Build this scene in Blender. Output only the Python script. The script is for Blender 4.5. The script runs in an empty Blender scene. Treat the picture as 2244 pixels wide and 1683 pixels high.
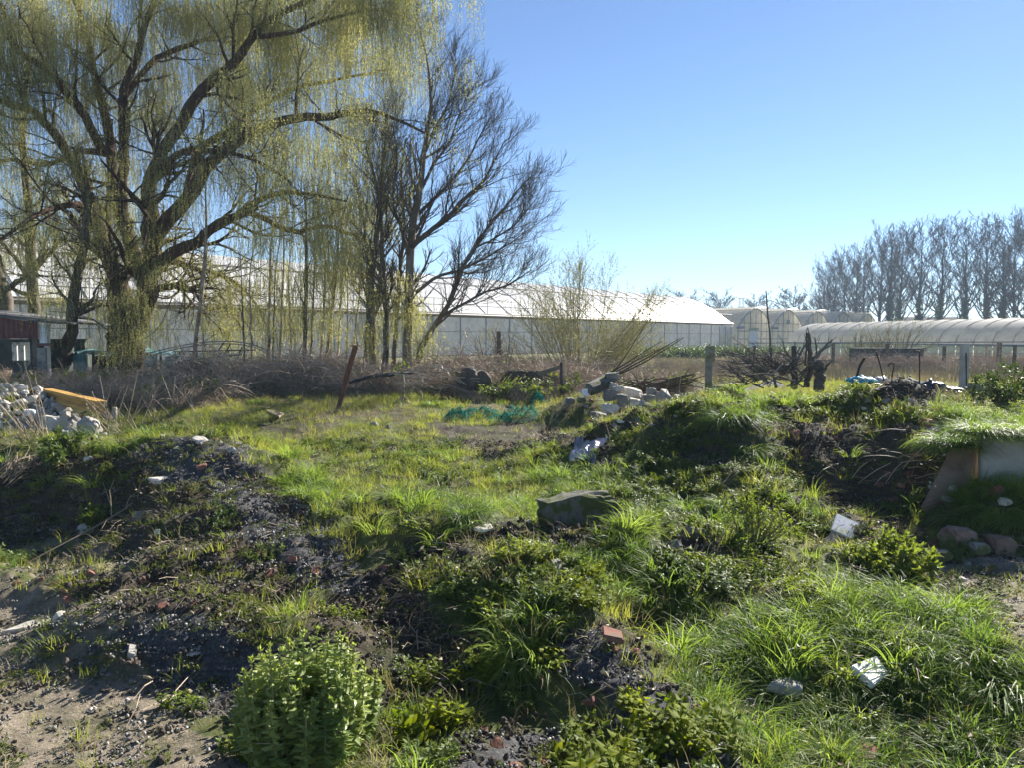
import bpy, bmesh, math, random
import numpy as np
from mathutils import Vector, Matrix, Euler, Quaternion

rng = np.random.default_rng(11)
random.seed(11)
SC = bpy.context.scene
COL = SC.collection

# ------------------------------------------------------------------ camera
FOC, CXP, CYP = 1685.0, 1122.0, 841.5          # photograph pixels
PITCH = math.atan(103.5 / FOC)
CAM = np.array([0.0, 0.0, 2.0])
cam_d = bpy.data.cameras.new('camera')
cam = bpy.data.objects.new('camera', cam_d)
COL.objects.link(cam)
cam.location = CAM
cam.rotation_euler = (math.pi / 2 - PITCH, 0, 0)
cam_d.sensor_width = 36.0
cam_d.lens = FOC / 2244.0 * 36.0
cam_d.clip_start = 0.05
cam_d.clip_end = 9000.0
SC.camera = cam

# ------------------------------------------------------------------ sky, sun, exposure
SUN_AZ, SUN_EL = math.radians(38), math.radians(31)
world = bpy.data.worlds.new('World')
SC.world = world
world.use_nodes = True
wn = world.node_tree
bg = wn.nodes['Background']
sky = wn.nodes.new('ShaderNodeTexSky')
sky.sky_type = 'NISHITA'
sky.sun_disc = False
sky.sun_elevation = SUN_EL
sky.sun_rotation = SUN_AZ
sky.air_density = 0.76
sky.dust_density = 0.03
sky.ozone_density = 4.2
wn.links.new(sky.outputs[0], bg.inputs[0])
bg.inputs[1].default_value = 0.05
sun_d = bpy.data.lights.new('sun', 'SUN')
sun_d.energy = 5.0
sun_d.angle = math.radians(0.53)
sun_d.color = (1.0, 0.94, 0.84)
sun = bpy.data.objects.new('sun', sun_d)
COL.objects.link(sun)
sv = Vector((math.sin(SUN_AZ) * math.cos(SUN_EL), math.cos(SUN_AZ) * math.cos(SUN_EL), math.sin(SUN_EL)))
sun.rotation_euler = sv.to_track_quat('Z', 'Y').to_euler()
SC.view_settings.view_transform = 'Standard'
SC.view_settings.look = 'None'
SC.view_settings.gamma = 1.0
SC.view_settings.exposure = 1.72
SC.cycles.max_bounces = 6
SC.cycles.diffuse_bounces = 3
SC.cycles.transmission_bounces = 4
SC.cycles.transparent_max_bounces = 8

# ------------------------------------------------------------------ pixel helpers
cP, sP = math.cos(PITCH), math.sin(PITCH)
def raydir(px, py):
    x = (px - CXP) / FOC
    u = -(py - CYP) / FOC
    return np.array([x, cP + u * sP, -sP + u * cP])
def at(px, py, Y):
    d = raydir(px, py)
    return CAM + d * (Y / d[1])
def pxm(Y):                                     # metres per photograph pixel at depth Y
    return Y / FOC

# ------------------------------------------------------------------ noise
def _hash(ix, iy, seed):
    h = (ix.astype(np.int64) * 374761393 + iy.astype(np.int64) * 668265263 + seed * 982451653) & 0xFFFFFFFF
    h = ((h ^ (h >> 13)) * 1274126177) & 0xFFFFFFFF
    h = (h ^ (h >> 16)) & 0xFFFFFFFF
    return h / 4294967295.0
def vn(x, y, seed=0):
    x = np.asarray(x, float); y = np.asarray(y, float)
    ix = np.floor(x); iy = np.floor(y)
    fx = x - ix; fy = y - iy
    fx = fx * fx * (3 - 2 * fx); fy = fy * fy * (3 - 2 * fy)
    a = _hash(ix, iy, seed); b = _hash(ix + 1, iy, seed); c = _hash(ix, iy + 1, seed); d = _hash(ix + 1, iy + 1, seed)
    return (a + (b - a) * fx) * (1 - fy) + (c + (d - c) * fx) * fy - 0.5
def fbm(x, y, seed=0, o=4):
    s = 0; a = 1.0; f = 1.0
    for i in range(o):
        s = s + a * vn(x * f + 17.3 * i, y * f - 9.1 * i, seed + i)
        a *= 0.5; f *= 2.1
    return s
def sst(x, a, b):
    t = np.clip((x - a) / (b - a), 0, 1)
    return t * t * (3 - 2 * t)

# ------------------------------------------------------------------ terrain height
def cap(x, y, pts, w, p=2.2, wf=None):
    """smooth ridge along (x,y,h) points; wf: width on the near (camera) side"""
    best = np.zeros_like(x)
    for (x0, y0, h0), (x1, y1, h1) in zip(pts[:-1], pts[1:]):
        dx, dy = x1 - x0, y1 - y0
        t = np.clip(((x - x0) * dx + (y - y0) * dy) / (dx * dx + dy * dy + 1e-9), 0, 1)
        qx, qy = x - (x0 + t * dx), y - (y0 + t * dy)
        d = np.sqrt(qx * qx + qy * qy)
        ww = w if wf is None else np.where(qy < 0, wf, w)
        best = np.maximum(best, (h0 + (h1 - h0) * t) * np.exp(-(d / ww) ** p))
    return best
def blob(x, y, cx, cy, h, w, p=2.0):
    return cap(x, y, [(cx, cy, h), (cx + .01, cy, h)], w, p)
def G(x, y):
    x = np.asarray(x, float); y = np.asarray(y, float)
    z = 0.38 * sst(y, 12, 19) * (1 - sst(y, 27, 36))
    z = z + .08 * sst(-x, 7, 12) * sst(y, 12, 20) * (1 - sst(y, 27, 36))
    left = cap(x, y, [(-12, 11.3, .55), (-7.5, 10.0, .66), (-5.4, 9.3, .72), (-3.6, 8.6, .90), (-2.4, 7.5, .60), (-1.35, 6.4, .18)], 1.15, 3.0, 1.1)
    left = np.maximum(left, cap(x, y, [(-3.3, 8.4, .72), (-2.6, 6.9, .58), (-2.1, 5.9, .28)], .85, 2.6))
    z = np.maximum(z, left) + .25 * np.minimum(z, left)
    z = z + cap(x, y, [(-2.75, 4.95, .18), (-2.1, 4.72, .27), (-1.25, 4.6, .25)], .38, 2.6, .32)
    z = z + cap(x, y, [(-4.6, 5.95, .09), (-2.9, 5.65, .12)], .4, 2.4, .25)
    mid = cap(x, y, [(-.85, 6.5, .36), (.1, 6.35, .46), (1.2, 6.2, .40), (2.0, 6.4, .25)], .95, 2.4, .85)
    mid = np.maximum(mid, cap(x, y, [(-.25, 5.5, .36), (.25, 5.2, .33)], .55, 2.4))
    z = z + mid
    z = z + cap(x, y, [(.32, 4.5, .28), (.62, 3.95, .27), (.92, 3.4, .26)], .36, 2.4)
    z = z + cap(x, y, [(-.1, 3.2, .14), (.35, 3.0, .2)], .4, 2.2)
    z = z + blob(x, y, 2.0, 4.7, .26, .75) + blob(x, y, 3.0, 4.25, .34, .6) + blob(x, y, 1.2, 5.3, .12, .4)
    # right mound and plateau
    xe = 2.3 + 1.9 * sst(y, 12, 14) + 1.2 * sst(y, 15.5, 18)
    pl = .76 * sst(x, xe - .9, xe + .6) * sst(y, 8.5, 10.3) * (1 - sst(y, 19, 25))
    rm = cap(x, y, [(1.9, 12.2, .45), (2.6, 11.2, .85), (3.4, 10.3, 1.15), (4.9, 10.1, 1.12), (6.6, 10.2, .86), (9.5, 10.6, .84)], 2.0, 3.0, 1.45)
    rm = rm * (1 + .42 * fbm(x * 1.15, y * 1.15, 201, 3)) + np.clip(rm, 0, .4) * .22 * fbm(x * 3.1, y * 3.1, 203, 2)
    rm = np.maximum(rm, cap(x, y, [(2.3, 10.0, .55), (2.6, 8.6, .42), (2.9, 7.7, .2)], 1.05))
    rm = np.maximum(rm, cap(x, y, [(4.55, 9.2, .85), (5.6, 8.95, .86), (8.5, 8.9, .85)], 1.1, 2.6, .62))
    big = np.maximum(pl, rm)
    z = np.maximum(z, big)
    z = z + cap(x, y, [(5.0, 7.75, .42), (5.9, 7.6, .5), (8, 7.5, .5)], .65, 2.6, .5) * (1 - .35 * sst(y, 8.2, 9))
    z = z + blob(x, y, 1.3, 10.6, .12, .8) + blob(x, y, -.5, 8.1, .10, .5) + blob(x, y, .9, 8.0, .18, .7)
    z = z + blob(x, y, -2.35, 8.3, .1, .4)
    # heap in the middle distance and the pile at the left
    z = z + cap(x, y, [(1.6, 16.0, .55), (2.4, 15.6, .35)], .9, 2.2)
    z = z + cap(x, y, [(-11.5, 14.2, 1.0), (-8.9, 13.9, 1.0), (-8.3, 13.8, .78), (-7.9, 13.6, .5), (-7.4, 13.3, .25)], .85, 2.2, 1.15)
    # small relief
    path = np.clip(sst(-x, -.2, .9) * (1 - sst(y, 5.0, 5.8)) + sst(x, 3.1, 3.6) * sst(y, 5.0, 5.4) * (1 - sst(y, 6.8, 7.2)), 0, 1)
    amp = (1 - .8 * path) * (1 - .5 * sst(y, 22, 40))
    lump = 1 + .7 * (1 - sst(y, 8, 14))
    z = z + amp * lump * (.085 * fbm(x * 1.1, y * 1.1, 3, 3) + .07 * fbm(x * 3.2, y * 3.2, 9, 3))
    near = 1 - sst(y, 14, 20)
    big2 = np.clip(z / .25, 0, 1)
    z = z + near * (1 - .35 * path) * (.5 + .8 * big2) * .032 * fbm(x * 11, y * 11, 21, 3)
    return z
def hit(px, py, ymax=120):
    d = raydir(px, py)
    Y = np.geomspace(1.6, ymax, 2600)
    P = CAM + d[None, :] * (Y / d[1])[:, None]
    below = P[:, 2] <= G(P[:, 0], P[:, 1])
    i = int(np.argmax(below)) if below.any() else len(Y) - 1
    return P[i]
def ground(x, y):
    return np.array([x, y, float(G(np.array([x]), np.array([y]))[0])])

# ------------------------------------------------------------------ mesh building
def mesh_np(name, V, F, mats, midx=None, smooth=False, tint=None):
    """F: list of int arrays (n,k)"""
    V = np.asarray(V, np.float32).reshape(-1, 3)
    F = [np.asarray(f, np.int32) for f in F if len(f)]
    me = bpy.data.meshes.new(name)
    nl = sum(f.size for f in F); npoly = sum(len(f) for f in F)
    me.vertices.add(len(V)); me.vertices.foreach_set('co', V.ravel())
    me.loops.add(nl); me.polygons.add(npoly)
    lv = np.concatenate([f.ravel() for f in F]) if F else np.zeros(0, np.int32)
    tot = np.concatenate([np.full(len(f), f.shape[1], np.int32) for f in F])
    st = np.concatenate([[0], np.cumsum(tot)[:-1]]).astype(np.int32)
    me.loops.foreach_set('vertex_index', lv)
    me.polygons.foreach_set('loop_start', st)
    try: me.polygons.foreach_set('loop_total', tot)
    except Exception: pass
    if midx is not None:
        me.polygons.foreach_set('material_index', np.concatenate([np.asarray(m, np.int32) for m in midx]))
    me.polygons.foreach_set('use_smooth', np.full(npoly, smooth, bool))
    for m in (mats if isinstance(mats, (list, tuple)) else [mats]):
        me.materials.append(m)
    me.update(calc_edges=True)
    if tint is not None:
        a = me.attributes.new('tint', 'FLOAT', 'POINT')
        a.data.foreach_set('value', np.asarray(tint, np.float32))
    return me
class MB:
    def __init__(s):
        s.V = []; s.F = []; s.M = []; s.T = []; s.n = 0
    def add(s, V, F, m=0, tint=None):
        V = np.asarray(V, float).reshape(-1, 3)
        if not isinstance(F, list): F = [F]
        for f in F:
            f = np.asarray(f, int)
            if f.size == 0: continue
            s.F.append(f + s.n); s.M.append(np.full(len(f), m, int))
        s.V.append(V); s.T.append(np.zeros(len(V)) if tint is None else np.broadcast_to(np.asarray(tint, float), (len(V),)))
        s.n += len(V)
    def mesh(s, name, mats, smooth=False):
        order = {}
        for f, m in zip(s.F, s.M): order.setdefault(f.shape[1], []).append((f, m))
        F = []; M = []
        for k, l in order.items():
            F.append(np.concatenate([a for a, b in l])); M.append(np.concatenate([b for a, b in l]))
        return mesh_np(name, np.concatenate(s.V), F, mats, M, smooth, np.concatenate(s.T))
    def obj(s, name, mats, parent=None, smooth=False):
        return link(name, s.mesh(name, mats, smooth), parent)
def link(name, me, parent=None, loc=None):
    o = bpy.data.objects.new(name, me)
    COL.objects.link(o)
    if parent is not None: o.parent = parent
    if loc is not None: o.location = [float(v) for v in loc]
    return o
def empty(name, loc=(0, 0, 0)):
    o = bpy.data.objects.new(name, None)
    COL.objects.link(o); o.location = [float(v) for v in loc]; o.empty_display_size = .2
    return o
def tag(o, label=None, cat=None, group=None, kind=None):
    if label: o['label'] = label
    if cat: o['category'] = cat
    if group: o['group'] = group
    if kind: o['kind'] = kind
    return o
def relto(P, o):                                # points into an empty's space (empties are never rotated)
    return np.asarray(P, float) - np.array(o.location)

def nrm(v):
    return v / (np.linalg.norm(v, axis=-1, keepdims=True) + 1e-9)
def tube_geo(P, R, s=4):
    P = np.asarray(P, float); R = np.asarray(R, float)
    N, k, _ = P.shape
    T = np.gradient(P, axis=1); T = nrm(T)
    T0 = nrm(P[:, -1] - P[:, 0])
    A = np.where(np.abs(T0[:, 2:3]) > .8, np.array([[1., .13, .07]]), np.array([[.05, .11, 1.]]))
    n1 = nrm(np.cross(T, A[:, None, :])); n2 = np.cross(T, n1)
    a = np.arange(s) / s * 2 * np.pi
    V = P[:, :, None, :] + R[:, :, None, None] * (np.cos(a)[None, None, :, None] * n1[:, :, None, :] + np.sin(a)[None, None, :, None] * n2[:, :, None, :])
    b = (np.arange(N)[:, None, None] * k + np.arange(k - 1)[None, :, None]) * s
    j = np.arange(s)[None, None, :]; j2 = (j + 1) % s
    F = np.stack([b + j, b + j2, b + s + j2, b + s + j], -1).reshape(-1, 4)
    return V.reshape(-1, 3), F
def tube(mb, pts, r, s=6, m=0, caps=True, tint=0):
    pts = np.asarray(pts, float); r = np.broadcast_to(np.asarray(r, float), (len(pts),))
    V, F = tube_geo(pts[None], r[None], s)
    Fs = [F]
    if caps:
        k = len(pts)
        Fs.append(np.array([list(range(s))[::-1]])); Fs.append(np.array([[(k - 1) * s + j for j in range(s)]]))
    mb.add(V, Fs, m, tint)
def ribbon_geo(P, W, side):
    P = np.asarray(P, float); N, k, _ = P.shape
    S = side[:, None, :] * W[:, :, None]
    V = np.stack([P - S, P + S], 2).reshape(-1, 3)
    b = (np.arange(N)[:, None] * k + np.arange(k - 1)[None, :]) * 2
    F = np.stack([b, b + 1, b + 3, b + 2], -1).reshape(-1, 4)
    return V, F
def leaf_geo(C, D, S, L, W, fold=.25, broad=False):
    """C base, D direction, S side (unit), folded leaf"""
    Nn = np.cross(D, S)
    L = np.broadcast_to(np.asarray(L, float), (len(C),))[:, None]; W = np.broadcast_to(np.asarray(W, float), (len(C),))[:, None]
    if not broad:
        V = np.stack([C, C + D * L * .45 - S * W + Nn * W * fold, C + D * L, C + D * L * .45 + S * W + Nn * W * fold], 1)
        n = len(C); b = np.arange(n) * 4
        F = np.concatenate([np.stack([b, b + 1, b + 2], -1), np.stack([b, b + 2, b + 3], -1)])
        return V.reshape(-1, 3), F
    V = np.stack([C, C + D * L * .22 - S * W * .85 + Nn * W * fold, C + D * L * .58 - S * W * .8 + Nn * W * fold, C + D * L - Nn * W * fold * .6,
                  C + D * L * .58 + S * W * .8 + Nn * W * fold, C + D * L * .22 + S * W * .85 + Nn * W * fold], 1)
    n = len(C); b = np.arange(n) * 6
    F = np.concatenate([np.stack([b, b + 1, b + 2, b + 3], -1), np.stack([b, b + 3, b + 4, b + 5], -1)])
    return V.reshape(-1, 3), F
def rand_unit(n):
    v = rng.normal(size=(n, 3)); return nrm(v)
def perp(T):
    return nrm(np.cross(T, rand_unit(len(T))))

def grow(P, R, per, t0, t1, length, ang, trop, rr, k=5, wig=.12, rmin=.002, taper=.25):
    """children for polylines P (N,k0,3): returns (M,k,3),(M,k).  length: (lo,hi) metres or callable(t)"""
    N, k0, _ = P.shape
    M = N * per
    i = np.repeat(np.arange(N), per)
    t = t0 + (t1 - t0) * ((np.tile(np.arange(per), N) + rng.random(M)) / per)
    f = t * (k0 - 1); a = np.minimum(f.astype(int), k0 - 2); w = (f - a)[:, None]
    C = P[i, a] * (1 - w) + P[i, a + 1] * w
    T = nrm(P[i, a + 1] - P[i, a])
    r0 = (R[i, a] * (1 - w[:, 0]) + R[i, a + 1] * w[:, 0]) * rr
    an = rng.uniform(ang[0], ang[1], M)[:, None]
    D = nrm(T * np.cos(an) + perp(T) * np.sin(an))
    L = rng.uniform(length[0], length[1], M) * (1.15 - .6 * t)
    Q = np.zeros((M, k, 3)); Q[:, 0] = C
    tv = np.array(trop, float)
    for j in range(1, k):
        D = nrm(D + tv / (k - 1) + rng.normal(size=(M, 3)) * wig)
        Q[:, j] = Q[:, j - 1] + D * (L / (k - 1))[:, None]
    r0 = np.maximum(r0, rmin)
    RR = r0[:, None] * np.linspace(1, taper, k)[None]
    return Q, np.maximum(RR, rmin * .6)
def resample(pts, rad, k):
    pts = np.asarray(pts, float); rad = np.asarray(rad, float)
    n = len(pts)
    # Catmull-Rom
    P = np.vstack([2 * pts[0] - pts[1], pts, 2 * pts[-1] - pts[-2]])
    out = []; ro = []
    for u in np.linspace(0, n - 1, k):
        i = min(int(u), n - 2); t = u - i
        p0, p1, p2, p3 = P[i], P[i + 1], P[i + 2], P[i + 3]
        out.append(.5 * ((2 * p1) + (-p0 + p2) * t + (2 * p0 - 5 * p1 + 4 * p2 - p3) * t * t + (-p0 + 3 * p1 - 3 * p2 + p3) * t ** 3))
        ro.append(rad[i] * (1 - t) + rad[i + 1] * t)
    return np.array(out), np.array(ro)

# ------------------------------------------------------------------ materials
def newmat(name):
    m = bpy.data.materials.new(name); m.use_nodes = True
    nt = m.node_tree
    for n in list(nt.nodes): nt.nodes.remove(n)
    out = nt.nodes.new('ShaderNodeOutputMaterial')
    return m, nt, out
def N(nt, t, **kw):
    n = nt.nodes.new(t)
    for k, v in kw.items(): setattr(n, k, v)
    return n
def ramp(nt, src, stops):
    r = nt.nodes.new('ShaderNodeValToRGB')
    el = r.color_ramp.elements
    while len(el) < len(stops): el.new(.5)
    for e, (p, c) in zip(el, stops):
        e.position = p; e.color = (c[0], c[1], c[2], 1)
    nt.links.new(src, r.inputs[0])
    return r.outputs[0]
def noise(nt, scale, detail=3, coord='Object', rough=.6, dist=0):
    tc = nt.nodes.new('ShaderNodeTexCoord'); n = nt.nodes.new('ShaderNodeTexNoise')
    n.inputs['Scale'].default_value = scale; n.inputs['Detail'].default_value = detail
    n.inputs['Roughness'].default_value = rough; n.inputs['Distortion'].default_value = dist
    nt.links.new(tc.outputs[coord], n.inputs['Vector'])
    return n.outputs[0]
def mixc(nt, f, a, b, blend='MIX'):
    m = nt.nodes.new('ShaderNodeMix'); m.data_type = 'RGBA'; m.blend_type = blend
    for s, v in ((m.inputs[0], f), (m.inputs[6], a), (m.inputs[7], b)):
        if isinstance(v, (int, float)): s.default_value = v
        elif isinstance(v, tuple): s.default_value = (v[0], v[1], v[2], 1)
        else: nt.links.new(v, s)
    return m.outputs[2]
def hard(name, stops, scale=6, rough=.85, bump=.4, bscale=None, coord='Object', metal=0, vary=.25, spec=.3, bdist=.01, detail=5):
    """opaque weathered surface: noise ramp + random value per object"""
    m, nt, out = newmat(name)
    b = N(nt, 'ShaderNodeBsdfPrincipled')
    b.inputs['Roughness'].default_value = rough; b.inputs['Metallic'].default_value = metal
    b.inputs['Specular IOR Level'].default_value = spec
    c = ramp(nt, noise(nt, scale, detail, coord), stops)
    oi = N(nt, 'ShaderNodeObjectInfo')
    mr = N(nt, 'ShaderNodeMapRange'); mr.inputs[3].default_value = 1 - vary; mr.inputs[4].default_value = 1 + vary
    nt.links.new(oi.outputs['Random'], mr.inputs[0])
    hs = N(nt, 'ShaderNodeHueSaturation'); nt.links.new(mr.outputs[0], hs.inputs['Value']); nt.links.new(c, hs.inputs['Color'])
    nt.links.new(hs.outputs[0], b.inputs['Base Color'])
    if bump:
        bp = N(nt, 'ShaderNodeBump'); bp.inputs['Strength'].default_value = bump; bp.inputs['Distance'].default_value = bdist
        nt.links.new(noise(nt, bscale or scale * 5, 5, coord, .7), bp.inputs['Height']); nt.links.new(bp.outputs[0], b.inputs['Normal'])
    nt.links.new(b.outputs[0], out.inputs[0])
    return m
def leafy(name, ca, cb, trans=.45, tcol=None, rough=.45, spec=.4, scale=1.2, huev=.03):
    """leaf: principled + translucent, colour varies per instance, per leaf (tint) and with a slow noise"""
    m, nt, out = newmat(name)
    oi = N(nt, 'ShaderNodeObjectInfo'); at_ = N(nt, 'ShaderNodeAttribute', attribute_name='tint')
    ad = N(nt, 'ShaderNodeMath', operation='ADD'); nt.links.new(oi.outputs['Random'], ad.inputs[0]); nt.links.new(at_.outputs['Fac'], ad.inputs[1])
    tc = N(nt, 'ShaderNodeNewGeometry'); nn = N(nt, 'ShaderNodeTexNoise'); nn.inputs['Scale'].default_value = scale
    nt.links.new(tc.outputs['Position'], nn.inputs['Vector'])
    ad2 = N(nt, 'ShaderNodeMath', operation='MULTIPLY_ADD'); nt.links.new(ad.outputs[0], ad2.inputs[0]); ad2.inputs[1].default_value = .5
    sub = N(nt, 'ShaderNodeMath', operation='MULTIPLY_ADD'); nt.links.new(nn.outputs[0], sub.inputs[0]); sub.inputs[1].default_value = 1.4; sub.inputs[2].default_value = -.6
    nt.links.new(sub.outputs[0], ad2.inputs[2])
    cl = N(nt, 'ShaderNodeClamp'); nt.links.new(ad2.outputs[0], cl.inputs[0])
    c = mixc(nt, cl.outputs[0], ca, cb)
    b = N(nt, 'ShaderNodeBsdfPrincipled'); b.inputs['Roughness'].default_value = rough; b.inputs['Specular IOR Level'].default_value = spec
    nt.links.new(c, b.inputs['Base Color'])
    t = N(nt, 'ShaderNodeBsdfTranslucent')
    tcx = mixc(nt, 1.0, c, tcol or (1.35, 1.35, .55), 'MULTIPLY'); nt.links.new(tcx, t.inputs['Color'])
    mx = N(nt, 'ShaderNodeMixShader'); mx.inputs[0].default_value = trans
    nt.links.new(b.outputs[0], mx.inputs[1]); nt.links.new(t.outputs[0], mx.inputs[2]); nt.links.new(mx.outputs[0], out.inputs[0])
    return m
def film(name, col, trans=.5, rough=.5, alpha=1.0, dirt=None):
    m, nt, out = newmat(name)
    b = N(nt, 'ShaderNodeBsdfPrincipled'); b.inputs['Roughness'].default_value = rough; b.inputs['Specular IOR Level'].default_value = .5
    c = ramp(nt, noise(nt, .5, 4), [(.3, tuple(x * .85 for x in col)), (.7, col)])
    if dirt: c = mixc(nt, ramp(nt, noise(nt, 1.3, 5), [(.45, (0, 0, 0)), (.75, (1, 1, 1))]), c, dirt)
    nt.links.new(c, b.inputs['Base Color'])
    t = N(nt, 'ShaderNodeBsdfTranslucent'); nt.links.new(c, t.inputs['Color'])
    mx = N(nt, 'ShaderNodeMixShader'); mx.inputs[0].default_value = trans
    nt.links.new(b.outputs[0], mx.inputs[1]); nt.links.new(t.outputs[0], mx.inputs[2]); nt.links.new(mx.outputs[0], out.inputs[0])
    return m

G_ = (.045, .05, .02)
M = {}
M['grass'] = leafy('grass_blade', (.08, .125, .03), (.29, .31, .09), .55, (1.4, 1.32, .6), .55, .22)
M['longgrass'] = leafy('long_grass_blade', (.06, .13, .03), (.25, .33, .09), .55, (1.4, 1.35, .6), .48, .18)
M['drygrass'] = leafy('dry_grass_blade', (.20, .16, .09), (.34, .29, .17), .3, (1.1, 1.05, .8), .6)
M['weed'] = leafy('weed_leaf', (.055, .10, .028), (.19, .24, .06), .45, (1.5, 1.4, .5), .5, .22)
M['nettle'] = leafy('nettle_leaf', (.05, .10, .012), (.24, .27, .03), .5, (1.5, 1.4, .35), .65, .1, 3.0)
M['spurge'] = leafy('bush_leaf', (.16, .24, .07), (.46, .50, .19), .55, (1.3, 1.25, .55), .42, .3, 3.0)
M['ever'] = leafy('evergreen_leaf', (.03, .06, .02), (.10, .15, .045), .35, (1.4, 1.3, .5), .45, .3)
M['moss'] = leafy('moss', (.06, .09, .02), (.16, .18, .04), .2, None, .8, .1)
M['willow'] = leafy('willow_leaf', (.28, .30, .12), (.56, .55, .25), .55, (1.12, 1.08, .75), .6, .12, .35)
M['catkin'] = leafy('catkin', (.22, .22, .12), (.42, .41, .26), .35, (1.1, 1.05, .8), .7, .1)
M['bark'] = hard('willow_bark', [(.3, (.035, .022, .016)), (.55, (.095, .055, .038)), (.75, (.075, .065, .035))], 3, .95, 1.0, 14, bdist=.04)
M['darkbark'] = hard('dark_bark', [(.3, (.055, .044, .036)), (.7, (.14, .115, .09))], 4, .9, .7, 20, bdist=.02)
M['greybark'] = hard('grey_bark', [(.3, (.07, .06, .05)), (.7, (.17, .15, .13))], 4, .9, .5, 20, bdist=.02)
M['birch'] = hard('pale_bark', [(.35, (.12, .09, .06)), (.5, (.34, .29, .22)), (.8, (.45, .40, .33))], 5, .85, .4, 20, bdist=.01)
M['twig'] = hard('twig_bark', [(.3, (.06, .045, .03)), (.7, (.13, .10, .07))], 4, .85, 0)
M['budtwig'] = hard('budding_twig', [(.3, (.16, .15, .06)), (.7, (.32, .29, .13))], 4, .85, 0)
M['fartwig'] = hard('far_twig', [(.3, (.055, .045, .04)), (.7, (.11, .09, .08))], 1, .9, 0)
M['cane'] = hard('bramble_cane', [(.3, (.17, .125, .09)), (.5, (.34, .26, .19)), (.75, (.50, .43, .34))], 2, .7, 0, vary=.45)
M['deadstem'] = hard('dead_stem', [(.3, (.20, .15, .10)), (.7, (.38, .31, .23))], 5, .7, 0, vary=.3)
M['stone'] = hard('pale_stone', [(.3, (.36, .33, .29)), (.6, (.52, .48, .42)), (.8, (.60, .56, .50))], 6, .9, .6, 30, bdist=.006, vary=.3)
M['greystone'] = hard('grey_stone', [(.3, (.13, .125, .115)), (.6, (.27, .26, .235)), (.72, (.17, .175, .10)), (.85, (.34, .32, .28))], 6, .9, .6, 30, bdist=.006, vary=.3)
M['mossconcrete'] = hard('mossy_concrete', [(.3, (.11, .105, .09)), (.48, (.20, .19, .165)), (.58, (.10, .11, .045)), (.8, (.07, .085, .03))], 4, .95, .8, 25, bdist=.01)
M['mossydark'] = hard('dark_mossy_block', [(.3, (.05, .05, .042)), (.45, (.10, .10, .085)), (.55, (.055, .065, .02)), (.8, (.04, .055, .018))], 7, .95, .9, 30, bdist=.012)
M['concrete'] = hard('concrete', [(.3, (.24, .23, .21)), (.7, (.40, .38, .35))], 4, .9, .4, 40, bdist=.004)
M['brick'] = hard('brick', [(.3, (.11, .05, .038)), (.5, (.22, .095, .065)), (.65, (.15, .11, .085)), (.85, (.30, .20, .16))], 8, .9, .5, 50, bdist=.004, vary=.35)
M['pinkwall'] = hard('weathered_render', [(.3, (.12, .075, .055)), (.5, (.24, .16, .12)), (.8, (.32, .25, .20))], 3, .9, .5, 20, bdist=.01)
M['gravel'] = hard('gravel_stone', [(.3, (.055, .052, .05)), (.6, (.14, .135, .125)), (.8, (.26, .245, .225))], 30, .55, 0, vary=.75, spec=.55)
M['clod'] = hard('soil_clod', [(.3, (.035, .028, .022)), (.7, (.09, .072, .055))], 20, .95, .5, 60, vary=.45)
M['iron'] = hard('rusty_iron', [(.3, (.07, .03, .02)), (.7, (.18, .075, .04))], 12, .8, .4, 60, vary=.1, bdist=.003)
M['darkiron'] = hard('dark_iron', [(.3, (.03, .02, .018)), (.7, (.07, .045, .035))], 12, .7, .2, 60)
M['wood'] = hard('old_wood', [(.3, (.07, .055, .04)), (.7, (.17, .14, .11))], 5, .9, .5, 30)
M['black'] = hard('black_plastic', [(.3, (.012, .012, .013)), (.7, (.03, .03, .032))], 5, .38, .3, 12, spec=.5)
M['ochre'] = hard('ochre_paint', [(.3, (.35, .19, .05)), (.6, (.56, .33, .09)), (.8, (.62, .42, .16))], 3, .7, .3, 20)
M['yellowbag'] = hard('yellow_plastic', [(.4, (.08, .06, .04)), (.5, (.60, .36, .05)), (.75, (.75, .55, .18))], 6, .5, .3, 20)
M['blue'] = hard('blue_plastic', [(.3, (.03, .24, .38)), (.6, (.06, .42, .58)), (.8, (.45, .60, .65))], 5, .45, .2, 20)
M['teal'] = hard('teal_tarpaulin', [(.35, (.04, .10, .11)), (.5, (.10, .28, .29)), (.7, (.42, .55, .55))], 2.0, .5, .4, 8)
M['net'] = leafy('green_netting', (.0, .20, .15), (.0, .34, .27), .3, (1, 1.2, 1.1), .8, .08)
M['sheet'] = hard('lilac_plastic', [(.3, (.30, .28, .36)), (.7, (.48, .45, .54))], 3, .28, .2, 15, spec=.6)
M['maroon'] = hard('maroon_sheet', [(.3, (.10, .035, .035)), (.7, (.19, .075, .07))], 3, .6, .15, 30)
M['whitepaint'] = hard('white_paint', [(.3, (.55, .56, .58)), (.7, (.78, .79, .80))], 3, .7, .2, 30)
M['dirtywhite'] = hard('dirty_white_board', [(.4, (.25, .25, .22)), (.5, (.55, .55, .50)), (.8, (.70, .69, .62))], 4, .7, .2, 30)
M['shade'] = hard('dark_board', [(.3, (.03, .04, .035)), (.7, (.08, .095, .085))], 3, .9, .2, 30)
M['roofing'] = hard('bitumen', [(.3, (.10, .10, .11)), (.7, (.2, .2, .21))], 4, .85, .4, 50)
M['steel'] = hard('galvanised_steel', [(.3, (.16, .19, .22)), (.7, (.26, .30, .34))], 2, .5, 0, metal=.3, vary=.1)
M['gutter'] = hard('gutter_steel', [(.3, (.10, .085, .075)), (.7, (.18, .155, .14))], 2, .6, .1, vary=.1)
M['filmw'] = film('greenhouse_film_wall', (.72, .72, .73), .55, .35, dirt=(.46, .45, .43))
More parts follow.
